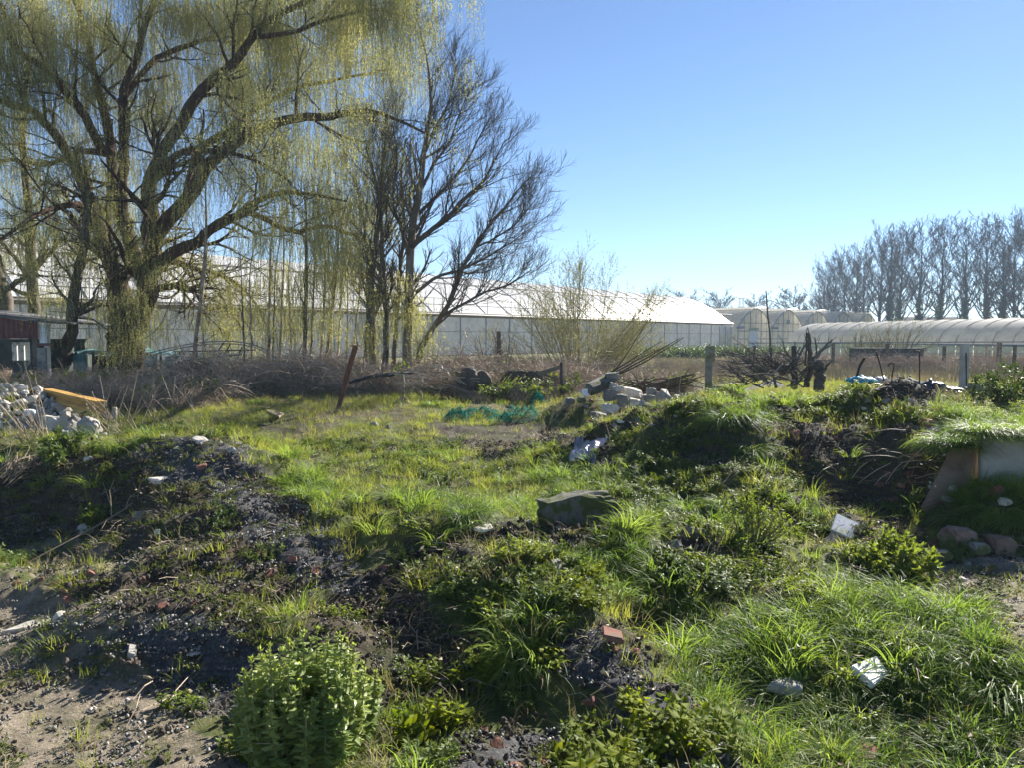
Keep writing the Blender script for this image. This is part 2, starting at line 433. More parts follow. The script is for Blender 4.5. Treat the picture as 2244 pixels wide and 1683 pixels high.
M['filmr'] = film('greenhouse_film_roof', (.82, .81, .80), .35, .3)
M['filmt'] = film('tunnel_film', (.78, .74, .64), .6, .4, dirt=(.46, .42, .34))
M['filmp'] = film('polytunnel_film', (.84, .80, .72), .5, .28, dirt=(.58, .54, .46))
M['mesh'] = film('tunnel_side_net', (.42, .50, .42), .5, .6)
M['tile'] = None
def terrazzo():
    m, nt, out = newmat('terrazzo')
    b = N(nt, 'ShaderNodeBsdfPrincipled'); b.inputs['Roughness'].default_value = .7
    tc = N(nt, 'ShaderNodeTexCoord'); v = N(nt, 'ShaderNodeTexVoronoi'); v.inputs['Scale'].default_value = 34; v.inputs['Randomness'].default_value = 1
    nt.links.new(tc.outputs['Object'], v.inputs['Vector'])
    nn = noise(nt, 22, 2)
    mth = N(nt, 'ShaderNodeMath', operation='MULTIPLY_ADD'); nt.links.new(nn, mth.inputs[0]); mth.inputs[1].default_value = .7; nt.links.new(v.outputs['Distance'], mth.inputs[2])
    c = ramp(nt, mth.outputs[0], [(0.0, (.07, .07, .08)), (.50, (.10, .10, .11)), (.56, (.60, .60, .62)), (1, (.72, .72, .74))])
    c = mixc(nt, ramp(nt, noise(nt, 5, 4), [(.4, (0, 0, 0)), (.8, (.6, .6, .6))]), c, (.40, .37, .32))
    nt.links.new(c, b.inputs['Base Color']); nt.links.new(b.outputs[0], out.inputs[0])
    return m
M['tile'] = terrazzo()

# ================================================================== GROUND
def wpoly(px):
    return np.array([hit(x, y)[:2] for x, y in px])
def inside(poly, x, y):
    n = len(poly); r = np.zeros(np.shape(x), bool)
    for i in range(n):
        x0, y0 = poly[i]; x1, y1 = poly[(i + 1) % n]
        c = ((y0 > y) != (y1 > y)) & (x < (x1 - x0) * (y - y0) / ((y1 - y0) if y1 != y0 else 1e-9) + x0)
        r ^= c
    return r
ZP = {
    'path': [(-200, 1240), (120, 1275), (330, 1360), (250, 1480), (420, 1570), (600, 1700), (300, 1900), (-500, 1900), (-500, 1240)],
    'path2': [(-300, 1168), (190, 1172), (330, 1235), (250, 1262), (60, 1262), (-300, 1245)],
    'sand': [(2010, 1228), (2244, 1215), (2700, 1215), (2700, 1440), (2244, 1400), (2160, 1385), (2060, 1340), (1900, 1300), (1960, 1262)],
    'gravel1': [(300, 985), (380, 966), (520, 966), (620, 1060), (760, 1180), (800, 1290), (700, 1320), (600, 1240), (470, 1090), (330, 1050)],
    'soil1': [(-300, 1030), (0, 1010), (300, 1000), (470, 1080), (610, 1240), (690, 1340), (560, 1400), (300, 1390), (150, 1290), (0, 1190), (-300, 1190)],
    'gravel2': [(230, 1385), (640, 1385), (690, 1440), (600, 1560), (430, 1560), (260, 1480)],
    'gravel3': [(1235, 1400), (1400, 1425), (1600, 1600), (1600, 1720), (1480, 1700), (1290, 1560), (1200, 1480)],
    'gravel4': [(930, 1600), (1250, 1600), (1350, 1720), (900, 1760)],
    'soil2': [(880, 1175), (1170, 1165), (1200, 1215), (1000, 1270), (880, 1240)],
    'soil3': [(640, 1340), (800, 1270), (930, 1290), (1060, 1400), (1040, 1520), (880, 1560), (680, 1420)],
    'soil4': [(1680, 900), (1960, 935), (2090, 990), (2040, 1110), (2020, 1200), (1880, 1180), (1760, 1120), (1700, 1020)],
    'soil5': [(640, 1200), (760, 1250), (940, 1250), (900, 1320), (720, 1310)],
    'refuse': [(1850, 838), (2160, 850), (2160, 888), (2060, 892), (1900, 878), (1850, 862)],
    'dirt6': [(940, 925), (1240, 935), (1240, 985), (980, 975)],
    'dry': [(1180, 870), (1500, 880), (1420, 1000), (1240, 975)],
}
ZW = {k: wpoly(v) for k, v in ZP.items()}
EXW = [(lambda h_, r_: (h_[0], h_[1], r_))(hit(px_, py_), r_) for px_, py_, r_ in [(1275, 1015, .34), (1318, 1008, .30), (1268, 1165, .42), (1230, 1175, .3), (1310, 1160, .3), (1905, 1500, .16), (1975, 1325, .18), (1228, 1290, .14), (1343, 1400, .14), (1850, 1200, .2), (2050, 965, .25), (1985, 955, .25), (1680, 1335, .12), (1530, 1205, .22), (1480, 1225, .16), (1690, 890, .35), (1640, 895, .3)]]
def zone(k, x, y, j=.12):
    jx = x + j * fbm(x * 2.3, y * 2.3, 51, 3) * 1.6
    jy = y + j * fbm(x * 2.3, y * 2.3, 77, 3) * 1.6 * np.maximum(1, y / 8)
    return inside(ZW[k], jx, jy).astype(float)
def zones(x, y):
    """r: gravel/dark grit  g: sand  b: bare soil  (a scatter of bare patches in the clearing too)"""
    gr = np.maximum.reduce([zone(k, x, y) for k in ('gravel1', 'gravel2', 'gravel3', 'gravel4')])
    sa = np.maximum.reduce([zone('path', x, y), zone('sand', x, y), .75 * zone('path2', x, y)])
    so = np.maximum.reduce([zone(k, x, y) for k in ('soil1', 'soil2', 'soil3', 'soil4', 'soil5', 'dirt6', 'refuse')])
    pat = sst(fbm(x * 1.3, y * .9, 91, 4), .08, .24) * sst(y, 7.5, 9) * (1 - sst(y, 19, 24)) * (x < 3) * (x > -9)
    so = np.maximum(so, pat * .8)
    for (ex, ey, er) in EXW:
        d_ = np.hypot(x - ex, (y - ey) * .8); so = np.maximum(so, 1 - sst(d_, er * .75, er * 1.15))
    return gr, sa * (1 - gr), so * (1 - gr) * (1 - sa)

ys = [1.1]
while ys[-1] < 15: ys.append(ys[-1] + max(.028, .0075 * ys[-1]))
while ys[-1] < 1600: ys.append(ys[-1] * 1.032)
ys = np.array(ys)
us = np.linspace(-1, 1, 620)
us = np.sign(us) * (np.abs(us) * .82 + .55 * np.abs(us) ** 5)
U, Yg = np.meshgrid(us, ys)
Xg = U * (Yg + .9)
Zg = G(Xg, Yg)
ny, nx = Xg.shape
idx = np.arange(ny * nx).reshape(ny, nx)
Fq = np.stack([idx[:-1, :-1], idx[:-1, 1:], idx[1:, 1:], idx[1:, :-1]], -1).reshape(-1, 4)
def ground_mat():
    m, nt, out = newmat('ground')
    b = N(nt, 'ShaderNodeBsdfPrincipled'); b.inputs['Roughness'].default_value = .92; b.inputs['Specular IOR Level'].default_value = .2
    zc = N(nt, 'ShaderNodeAttribute', attribute_name='zone')
    sp = N(nt, 'ShaderNodeSeparateColor'); nt.links.new(zc.outputs['Color'], sp.inputs[0])
    n1 = noise(nt, 9, 6, 'Object', .7); n2 = noise(nt, 45, 4, 'Object', .7); n3 = noise(nt, .8, 4); n4 = noise(nt, 130, 3)
    base = ramp(nt, n1, [(.3, (.035, .045, .014)), (.5, (.07, .085, .025)), (.7, (.12, .105, .05))])
    far = ramp(nt, n3, [(.35, (.12, .10, .055)), (.6, (.10, .12, .04))])
    geo = N(nt, 'ShaderNodeNewGeometry'); sx = N(nt, 'ShaderNodeSeparateXYZ'); nt.links.new(geo.outputs['Position'], sx.inputs[0])
    fr = N(nt, 'ShaderNodeMapRange'); fr.inputs[1].default_value = 20; fr.inputs[2].default_value = 30; nt.links.new(sx.outputs[1], fr.inputs[0])
    base = mixc(nt, fr.outputs[0], base, far)
    sand = ramp(nt, n1, [(.3, (.16, .135, .10)), (.5, (.24, .20, .15)), (.75, (.32, .275, .21))])
    sand = mixc(nt, ramp(nt, noise(nt, 3.2, 5, 'Object', .75), [(.46, (0, 0, 0)), (.58, (.8, .8, .8))]), sand, (.085, .085, .045))
    sand = mixc(nt, ramp(nt, n4, [(.40, (.7, .7, .7)), (.5, (0, 0, 0))]), sand, (.08, .065, .05))
    grav = ramp(nt, n2, [(.3, (.025, .024, .026)), (.55, (.07, .07, .072)), (.75, (.16, .155, .16))])
    soil = ramp(nt, n2, [(.3, (.022, .018, .014)), (.55, (.06, .048, .036)), (.8, (.12, .10, .075))])
    soil = mixc(nt, ramp(nt, noise(nt, 2.2, 4), [(.5, (0, 0, 0)), (.65, (.7, .7, .7))]), soil, (.05, .06, .02))
    c = mixc(nt, sp.outputs[2], base, soil); c = mixc(nt, sp.outputs[1], c, sand); c = mixc(nt, sp.outputs[0], c, grav)
    nt.links.new(c, b.inputs['Base Color'])
    bp = N(nt, 'ShaderNodeBump'); bp.inputs['Strength'].default_value = .8; bp.inputs['Distance'].default_value = .02
    nt.links.new(noise(nt, 40, 6, 'Object', .75), bp.inputs['Height']); nt.links.new(bp.outputs[0], b.inputs['Normal'])
    nt.links.new(b.outputs[0], out.inputs[0])
    return m
me = mesh_np('ground', np.stack([Xg, Yg, Zg], -1), [Fq], ground_mat(), smooth=True)
gr, sa, so = zones(Xg, Yg)
ca = me.color_attributes.new('zone', 'FLOAT_COLOR', 'POINT')
ca.data.foreach_set('color', np.stack([gr, sa, so, np.ones_like(gr)], -1).astype(np.float32).ravel())
tag(link('ground', me), kind='structure')

# ================================================================== FAR BUILDINGS
def box(mb, c, s, m=0, rz=0, tint=0):
    hx, hy, hz = s[0] / 2, s[1] / 2, s[2] / 2
    v = np.array([[x, y, z] for z in (-hz, hz) for y in (-hy, hy) for x in (-hx, hx)], float)
    ca_, sa_ = math.cos(rz), math.sin(rz)
    v = np.stack([v[:, 0] * ca_ - v[:, 1] * sa_, v[:, 0] * sa_ + v[:, 1] * ca_, v[:, 2]], -1) + np.array(c)
    mb.add(v, [np.array([[0, 2, 3, 1], [4, 5, 7, 6], [0, 1, 5, 4], [2, 6, 7, 3], [0, 4, 6, 2], [1, 3, 7, 5]])], m, tint)

# long film greenhouse: local frame a = along the wall (away, to the right), b = into the house (away, to the left)
A0 = np.array([39.3, 138.4]); dA = np.array([-70.4, -87.1]); Lw = np.linalg.norm(dA); ea = dA / Lw; eb = np.array([-.777, .63])
Lw_total = Lw + 26
def gw(a, b, z):                                  # a metres from the far corner towards the camera
    p = A0 + ea * a + eb * b
    return np.array([p[0], p[1], z])
EAVE = 4.6
gh = empty('greenhouse', gw(0, 0, 0))
tag(gh, 'very long white film greenhouse with a walkway rail along its gutter', 'greenhouse')
bay = 4.2
nb = int(Lw_total / bay)
prof = [(0, 4.62), (1.5, 5.75), (3.2, 6.95), (5.2, 8.05), (7.2, 8.95), (9.0, 9.45)]
def roofgrid(a0, a1, na, pr):
    V = []; 
    for i in range(na + 1):
        a = a0 + (a1 - a0) * i / na
        for (b, z) in pr: V.append(gw(a, b, z) - np.array(gh.location))
    k = len(pr); ix = np.arange((na + 1) * k).reshape(na + 1, k)
    return np.array(V), np.stack([ix[:-1, :-1], ix[1:, :-1], ix[1:, 1:], ix[:-1, 1:]], -1).reshape(-1, 4)
for i in range(nb):                               # one film sheet per bay, slack between its hoops
    a0 = i * bay + .04; a1 = (i + 1) * bay - .04
    mb = MB(); V, F_ = roofgrid(a0, a1, 4, prof)
    kk = len(prof)
    V = V.reshape(5, kk, 3); V[1:4, 1:-1, 2] -= .05 * rng.random((3, kk - 2)); mb.add(V.reshape(-1, 3), F_)
    mb.obj('roof_sheet', M['filmr'], gh, True)
    mb = MB(); V = []
    na, nz = 4, 4
    for ii in range(na + 1):
        for jj in range(nz + 1):
            off = .05 * rng.random() * (0 < ii < na) * (0 < jj < nz)
            V.append(gw(a0 + (a1 - a0) * ii / na, off, .1 + (EAVE - .5) * jj / nz) - np.array(gh.location))
    ix = np.arange(len(V)).reshape(na + 1, nz + 1)
    mb.add(V, np.stack([ix[:-1, :-1], ix[1:, :-1], ix[1:, 1:], ix[:-1, 1:]], -1).reshape(-1, 4))
    mb.obj('wall_sheet', M['filmw'], gh, True)
for i in range(nb + 1):
    mb = MB(); tube(mb, relto([gw(i * bay, b_, z_ + .03) for b_, z_ in prof], gh), .045, 4); mb.obj('roof_bar', M['steel'], gh)
mb = MB(); tube(mb, relto([gw(0, -.04, 2.6), gw(nb * bay, -.04, 2.6)], gh), .03, 4); mb.obj('wall_rail', M['steel'], gh)
for i in range(nb + 1):
    mb = MB(); p = gw(i * bay, -.06, 0) - np.array(gh.location)
    tube(mb, [p, p + [0, 0, EAVE - .2]], .07, 4); mb.obj('column', M['steel'], gh)
    if i % 1 == 0:
        mb = MB(); q = gw(i * bay, -.25, EAVE) - np.array(gh.location)
        tube(mb, [q, q + [0, 0, 1.5]], .032, 4); mb.obj('rail_post', M['gutter'], gh)
for z, r, nm, off in ((EAVE + 1.45, .035, 'handrail', -.25), (EAVE + .8, .03, 'handrail', -.25)):
    mb = MB(); tube(mb, [gw(0, off, z) - np.array(gh.location), gw(nb * bay, off, z) - np.array(gh.location)], r, 4); mb.obj(nm, M['gutter'], gh)
mb = MB()
a_, b_ = gw(-.3, -.2, EAVE - .22) - np.array(gh.location), gw(nb * bay, -.2, EAVE - .22) - np.array(gh.location)
tube(mb, [a_, b_], .26, 4); mb.obj('gutter', M['gutter'], gh)
mb = MB(); tube(mb, [gw(0, 5.3, 8.2) - np.array(gh.location), gw(nb * bay, 5.3, 8.2) - np.array(gh.location)], .07, 4); mb.obj('roof_pipe', M['gutter'], gh)
mb = MB(); V = [gw(-.02, b, z) - np.array(gh.location) for b, z in prof] + [gw(-.02, b, .0) - np.array(gh.location) for b, z in prof]
k = len(prof); mb.add(V, np.array([[i, i + 1, k + i + 1, k + i] for i in range(k - 1)])); mb.obj('gable_sheet', M['filmw'], gh)
mb = MB(); V, F_ = roofgrid(0, nb * bay, 1, [(9.0, 9.45), (11, 8.9), (14, 7.2), (18, 4.6), (18, 0)]); mb.add(V, F_); mb.obj('rear_roof', M['filmr'], gh)
# low shuttered entrance bay at its right end
for a0, a1, z0, z1, nm, mat in ((.25, 5.1, 2.55, 3.85, 'lintel_panel', 'filmw'), (.25, 2.6, .1, 2.5, 'door_panel', 'filmt'), (2.75, 5.1, .1, 2.5, 'door_panel', 'filmt')):
    mb = MB(); mb.add(relto([gw(a0, -.12, z0), gw(a1, -.12, z0), gw(a1, -.12, z1), gw(a0, -.12, z1)], gh), np.array([[0, 1, 2, 3]])); mb.obj(nm, M[mat], gh)
for a0 in (.2, 2.68, 5.2):
    mb = MB(); tube(mb, relto([gw(a0, -.14, .05), gw(a0, -.14, 3.9)], gh), .07, 4); mb.obj('door_post', M['steel'], gh)
mb = MB(); p_ = [gw(-.05, 0, .05), np.array([40.7, 138.7, .05]), np.array([40.7, 138.7, 3.85]), gw(-.05, 0, 4.1)]; mb.add(relto(p_, gh), np.array([[0, 1, 2, 3]])); mb.obj('link_wall', M['filmt'], gh)

# arched film tunnels standing in a row
row = np.array([.743, .669]); back = np.array([-.669, .743])
T0 = np.array([40.6, 138.6]); SP = 11.9
def arch(n, w=SP, spring=3.8, rise=3.45):
    t = np.linspace(0, math.pi, n)
    x = w / 2 - w / 2 * np.cos(t); z = spring + rise * np.sin(t) ** .9
    return np.stack([x, z], -1)
def arch(n, w=SP, spring=3.8, rise=3.5):
    x = np.linspace(0, w, n); u = np.abs(2 * x / w - 1); return np.stack([x, spring + rise * (1 - u ** 1.75)], -1)
spans = ['nearest', 'second', 'third', 'fourth', 'farthest']
for s in range(5):
    o0 = T0 + row * SP * s
    t = empty('arched_greenhouse', (o0[0], o0[1], 0))
    tag(t, ['arched beige film greenhouse nearest the long white one, white door in its gable', 'second arched film greenhouse in the row with a small vent box high on its gable',
            'third arched film greenhouse, middle one of the row of five', 'fourth arched film greenhouse in the row, partly behind the pale polytunnel',
            'farthest and smallest of the arched film greenhouses, beside the tall bare trees'][s], 'greenhouse', 'arched film greenhouses in a row')
    def tp(x, y, z): 
        q = row * x + back * y
        return np.array([q[0], q[1], z])
    ar = arch(22)
    ar2 = ar.copy(); 
    V = [tp(x, yb, z) for yb in (0, 9, 18, 27, 36) for x, z in ar2[:]]
    k = len(ar); ix = np.arange(5 * k).reshape(5, k)
    mb = MB(); mb.add(V, np.stack([ix[:-1, :-1], ix[:-1, 1:], ix[1:, 1:], ix[1:, :-1]], -1).reshape(-1, 4)); mb.obj('roof', M['filmt'], t, True)
    # gable sheet
    mb = MB(); V = [tp(x, .08, z) for x, z in ar] + [tp(x, .08, 0) for x, z in ar]
    mb.add(V, np.array([[i, i + 1, k + i + 1, k + i] for i in range(k - 1)])); mb.obj('gable_sheet', M['filmt'], t)
    mb = MB(); tube(mb, [tp(x, -.05, z) for x, z in ar], .11, 4); mb.obj('gable_arch', M['steel'], t)
    for x in (0, 2.2, 4.1, 6.0, 7.9, 9.9):
        zt = np.interp(x, ar[:, 0], ar[:, 1]); mb = MB(); tube(mb, [tp(x, -.04, 0), tp(x, -.04, zt)], .075 if x in (0, 4.1, 7.9) else .04, 4); mb.obj('upright', M['steel'], t)
    for z in (1.7, 3.1, 4.6):
        w_ = ar[ar[:, 1] >= z, 0]; x0, x1 = (w_.min(), w_.max()) if z > 3.8 else (0, SP)
        mb = MB(); tube(mb, [tp(x0, -.1, z), tp(x1, -.1, z)], .06, 4); mb.obj('crossbar', M['steel'], t)
    mb = MB(); tube(mb, [tp(0, -1.2, 3.75), tp(0, 30, 3.75)], .22, 4); mb.obj('gutter', M['steel'], t)
    # raised vent flap past the ridge
    fl = [(SP * .42, 7.30), (SP * .52, 7.55), (SP * .62, 7.65), (SP * .72, 7.58), (SP * .80, 7.40)]
    V = [tp(x, y, z + dz) for y in (-.3, 12, 24, 36) for x, z in fl for dz in (0,)]
    ix = np.arange(4 * 5).reshape(4, 5); mb = MB(); mb.add(V, np.stack([ix[:-1, :-1], ix[:-1, 1:], ix[1:, 1:], ix[1:, :-1]], -1).reshape(-1, 4))
    mb.obj('roof_vent', M['filmt'], t); mb = MB(); tube(mb, [tp(x, -.35, z) for x, z in fl], .09, 4); mb.obj('vent_edge', M['steel'], t)
    if s == 0:
        mb = MB(); box(mb, tp(5.0, -.2, 1.55), (3.0, .1, 3.1), rz=math.atan2(row[1], row[0])); mb.obj('door', M['whitepaint'], t)
        mb = MB(); box(mb, tp(5.0, -.28, 3.5), (3.3, .06, .5), rz=math.atan2(row[1], row[0])); mb.obj('door_header', M['mesh'], t)
    if s == 1:
        mb = MB(); box(mb, tp(5.8, -.15, 5.0), (.9, .25, .8), rz=math.atan2(row[1], row[0])); mb.obj('vent_box', M['steel'], t)

# long polytunnel at the right
e0, e1 = np.array([32.6, 91.0]), np.array([42.8, 50.5])
ax = (e1 - e0); Lt = np.linalg.norm(ax); ax /= Lt; pr = np.array([-ax[1], ax[0]])     # pr: away from camera side
if pr[1] < 0: pr = -pr
pt = empty('polytunnel', (e0[0], e0[1], 0)); tag(pt, 'long pale polytunnel with curved seams behind the wire fence at the right', 'polytunnel')
WT, HT = 8.5, 3.65
def tq(a, th, lift=0, shrink=1):
    x = WT / 2 - (WT / 2 * shrink + lift) * math.cos(th); z = 1.35 + (HT - 1.35 + lift) * math.sin(th) * shrink
    q = ax * a + pr * x
    return [q[0], q[1], z]
nr = 22
for i in range(nr):
    a0 = Lt * i / nr; a1 = Lt * (i + 1) / nr
    mb = MB(); V = [tq(a, th, -.018 * math.sin(math.pi * (a - a0) / (a1 - a0)) - .0) for a in np.linspace(a0, a1, 4) for th in np.linspace(0, math.pi, 14)]
    ix = np.arange(4 * 14).reshape(4, 14); mb.add(V, np.stack([ix[:-1, :-1], ix[:-1, 1:], ix[1:, 1:], ix[1:, :-1]], -1).reshape(-1, 4)); mb.obj('film_sheet', M['filmp'], pt, True)
    if i: 
        mb = MB(); tube(mb, [tq(a0, th, .0) for th in np.linspace(0, math.pi, 16)], .05, 4); mb.obj('hoop', M['filmt'], pt)
    mb = MB(); V = [list((ax * a + pr * .02)[:2]) + [z] for a in (a0 + .05, a1 - .05) for z in (.0, 1.33)]
    mb.add(V, np.array([[0, 2, 3, 1]])); mb.obj('side_net', M['mesh'], pt)
mb = MB(); V = []
for j, sc in enumerate((1, .8, .5, .05)):
    for th in np.linspace(0, math.pi, 14): V.append(tq(-1.2 * (1 - sc) * 2, th, 0, sc))
ix = np.arange(4 * 14).reshape(4, 14); mb.add(V, np.stack([ix[:-1, :-1], ix[:-1, 1:], ix[1:, 1:], ix[1:, :-1]], -1).reshape(-1, 4)); mb.obj('end_sheet', M['filmp'], pt, True)
mb = MB(); tube(mb, [list(ax * 0 + pr * -.05) + [1.35], list(ax * Lt + pr * -.05) + [1.35]], .07, 4); mb.obj('base_rail', M['steel'], pt)

# brown roofed houses far behind the tunnel and a lattice mast
hs = at(2035, 700, 215); h = empty('house', (hs[0], hs[1], 0)); tag(h, 'low brown roofed house far off below the tall bare trees', 'house')
mb = MB(); box(mb, (0, 0, 2.5), (17, 8, 5)); mb.obj('wall', M['brick'], h)
mb = MB(); mb.add([(-9, -4.5, 5), (9, -4.5, 5), (9, 4.5, 5), (-9, 4.5, 5), (-8, 0, 7.6), (8, 0, 7.6)], [np.array([[0, 1, 5, 4], [2, 3, 4, 5]]), np.array([[0, 4, 3], [1, 2, 5]])]); mb.obj('roof', M['darkbark'], h)
for xx in (-5.5, -2, 2, 5.5):
    mb = MB(); box(mb, (xx, -4.03, 2.3), (1.4, .1, 1.3)); mb.obj('window', M['black'], h)
ms = at(1624, 690, 420); h = empty('lattice_mast', (ms[0], ms[1], 0)); tag(h, 'thin steel lattice mast on the skyline between two round bare trees', 'mast')
Hm = 2 + (738 - 652) / FOC * 420
for sx in (-1, 1):
    for sy in (-1, 1):
        mb = MB(); tube(mb, [(sx * 1.3, sy * 1.3, 0), (sx * .9, sy * .9, Hm)], .16, 4); mb.obj('leg', M['steel'], h)
for z in np.arange(3, Hm, 2.4):
    mb = MB(); tube(mb, [(-1.2, -1.2, z), (1.2, -1.2, z + 1.2), (-1.2, -1.2, z + 2.4)], .09, 4); mb.obj('brace', M['steel'], h)
for z in (Hm - .3, Hm - 5, Hm - 9):
    mb = MB(); tube(mb, [(-2.1, 0, z), (2.1, 0, z)], .14, 4); mb.obj('cross_arm', M['steel'], h)
# short vapour trail high up
c0, c1 = at(1203, 419, 5200), at(1240, 417, 5200)
mb = MB(); tube(mb, [c0, (c0 + c1) / 2, c1], [1.5, 3.2, .8], 6)
tag(mb.obj('vapour_trail', M['whitepaint']), 'short thin white vapour trail in the blue sky', 'vapour trail')

# ================================================================== TREES
def put_limbs(root, limbs, name, mat, k=14, s=8):
    """each traced limb is a part; returns sampled polylines for twigs"""
    Ps, Rs = [], []
    for pts, w in limbs:                          # pts: (px, py, Y), w: widths in px
        P = np.array([at(x, y, d) for x, y, d in pts]); R = np.array([wi / 2 * pxm(p[2]) for wi, p in zip(w, pts)])
        P, R = resample(P, R, k)
        J = rng.normal(size=P.shape) * R[:, None] * .18; J[0] = 0
        P = P + J
        mb = MB(); tube(mb, relto(P, root), R, s); mb.obj(name, mat, root, True)
        Ps.append(P); Rs.append(R)
    return np.array(Ps), np.array(Rs)
def tubes_part(root, sets, name, mat, kind=None):
    mb = MB()
    for P, R, s in sets:
        V, F_ = tube_geo(relto(P, root), R, s); mb.add(V, F_)
    o = mb.obj(name, mat, root)
    if kind: o['kind'] = kind
    return o
PROTO = bpy.data.collections.new('plant_shapes')   # shapes drawn only through the scatters
def scatter(name, protos, P, rot, scl, idx=None, kind='stuff', parent=None):
    """one object that draws small plants, stones or twigs on many points"""
    c = bpy.data.collections.new(name + '_shapes')
    for i, me_ in enumerate(protos):
        o = bpy.data.objects.new('%s_%02d' % (name, i), me_); c.objects.link(o)
    P = np.asarray(P, np.float32); n = len(P)
    me_ = bpy.data.meshes.new(name)
    me_.vertices.add(n)
    if parent is not None: P = P - np.array(parent.location, np.float32)
    me_.vertices.foreach_set('co', P.ravel())
    a = me_.attributes.new('rot', 'FLOAT_VECTOR', 'POINT'); a.data.foreach_set('vector', np.asarray(rot, np.float32).ravel())
    a = me_.attributes.new('scl', 'FLOAT', 'POINT'); a.data.foreach_set('value', np.asarray(scl, np.float32))
    a = me_.attributes.new('pick', 'INT', 'POINT'); a.data.foreach_set('value', (np.asarray(idx) if idx is not None else rng.integers(0, len(protos), n)).astype(np.int32))
    ng = bpy.data.node_groups.new(name, 'GeometryNodeTree')
    ng.interface.new_socket('Geometry', in_out='INPUT', socket_type='NodeSocketGeometry')
    ng.interface.new_socket('Geometry', in_out='OUTPUT', socket_type='NodeSocketGeometry')
    gi = ng.nodes.new('NodeGroupInput'); go = ng.nodes.new('NodeGroupOutput')
    ip = ng.nodes.new('GeometryNodeInstanceOnPoints'); ci = ng.nodes.new('GeometryNodeCollectionInfo')
    ci.inputs['Collection'].default_value = c; ci.inputs['Separate Children'].default_value = True; ci.inputs['Reset Children'].default_value = True
    def na(nm, ty):
        x = ng.nodes.new('GeometryNodeInputNamedAttribute'); x.data_type = ty; x.inputs[0].default_value = nm; return x.outputs[0]
    ip.inputs['Pick Instance'].default_value = True
    L = ng.links.new
    L(gi.outputs[0], ip.inputs['Points']); L(ci.outputs[0], ip.inputs['Instance']); L(na('pick', 'INT'), ip.inputs['Instance Index'])
    L(na('rot', 'FLOAT_VECTOR'), ip.inputs['Rotation']); L(na('scl', 'FLOAT'), ip.inputs['Scale']); L(ip.outputs[0], go.inputs[0])
    o = link(name, me_, parent)
    md = o.modifiers.new('scatter', 'NODES'); md.node_group = ng
    if kind: o['kind'] = kind
    return o
def rots(n, tilt=.25):
    return np.stack([rng.normal(size=n) * tilt, rng.normal(size=n) * tilt, rng.uniform(0, 2 * math.pi, n)], -1)

# ---- hanging willow strands
def strand_mesh(n, lo, hi, spread):
    mb = MB(); k = 9
    C = rng.normal(size=(n, 3)) * [spread, spread, .12]
    Ln = rng.uniform(lo, hi, n)
    D = nrm(rng.normal(size=(n, 3)) * [.6, .6, .2] + [0, 0, -.4])
    P = np.zeros((n, k, 3)); P[:, 0] = C
    for j in range(1, k):
        D = nrm(D * [.75, .75, 1] + [0, 0, -.42] + rng.normal(size=(n, 3)) * .13)
        P[:, j] = P[:, j - 1] + D * (Ln / (k - 1))[:, None]
    V, F_ = tube_geo(P, np.full((n, k), .0035), 3); mb.add(V, F_, 0)
    per = 26
    t = rng.random((n, per)) * (k - 1.01); a = t.astype(int); w = (t - a)[..., None]
    ii = np.arange(n)[:, None]
    Cl = (P[ii, a] * (1 - w) + P[ii, a + 1] * w).reshape(-1, 3)
    Dl = nrm(rng.normal(size=(n * per, 3)) * [.7, .7, .3] + [0, 0, -.75]); Sl = perp(Dl)
    V, F_ = leaf_geo(Cl, Dl, Sl, rng.uniform(.04, .075, n * per), .0085)
    mb.add(V, F_, 1, rng.random(n * per).repeat(4) * .5)
    return mb.mesh('strand', [M['budtwig'], M['willow']])
STR = [strand_mesh(13, .5, 1.2, .22) for _ in range(4)] + [strand_mesh(12, 1.1, 2.4, .22) for _ in range(4)] + [strand_mesh(10, 2.2, 3.8, .25) for _ in range(3)]

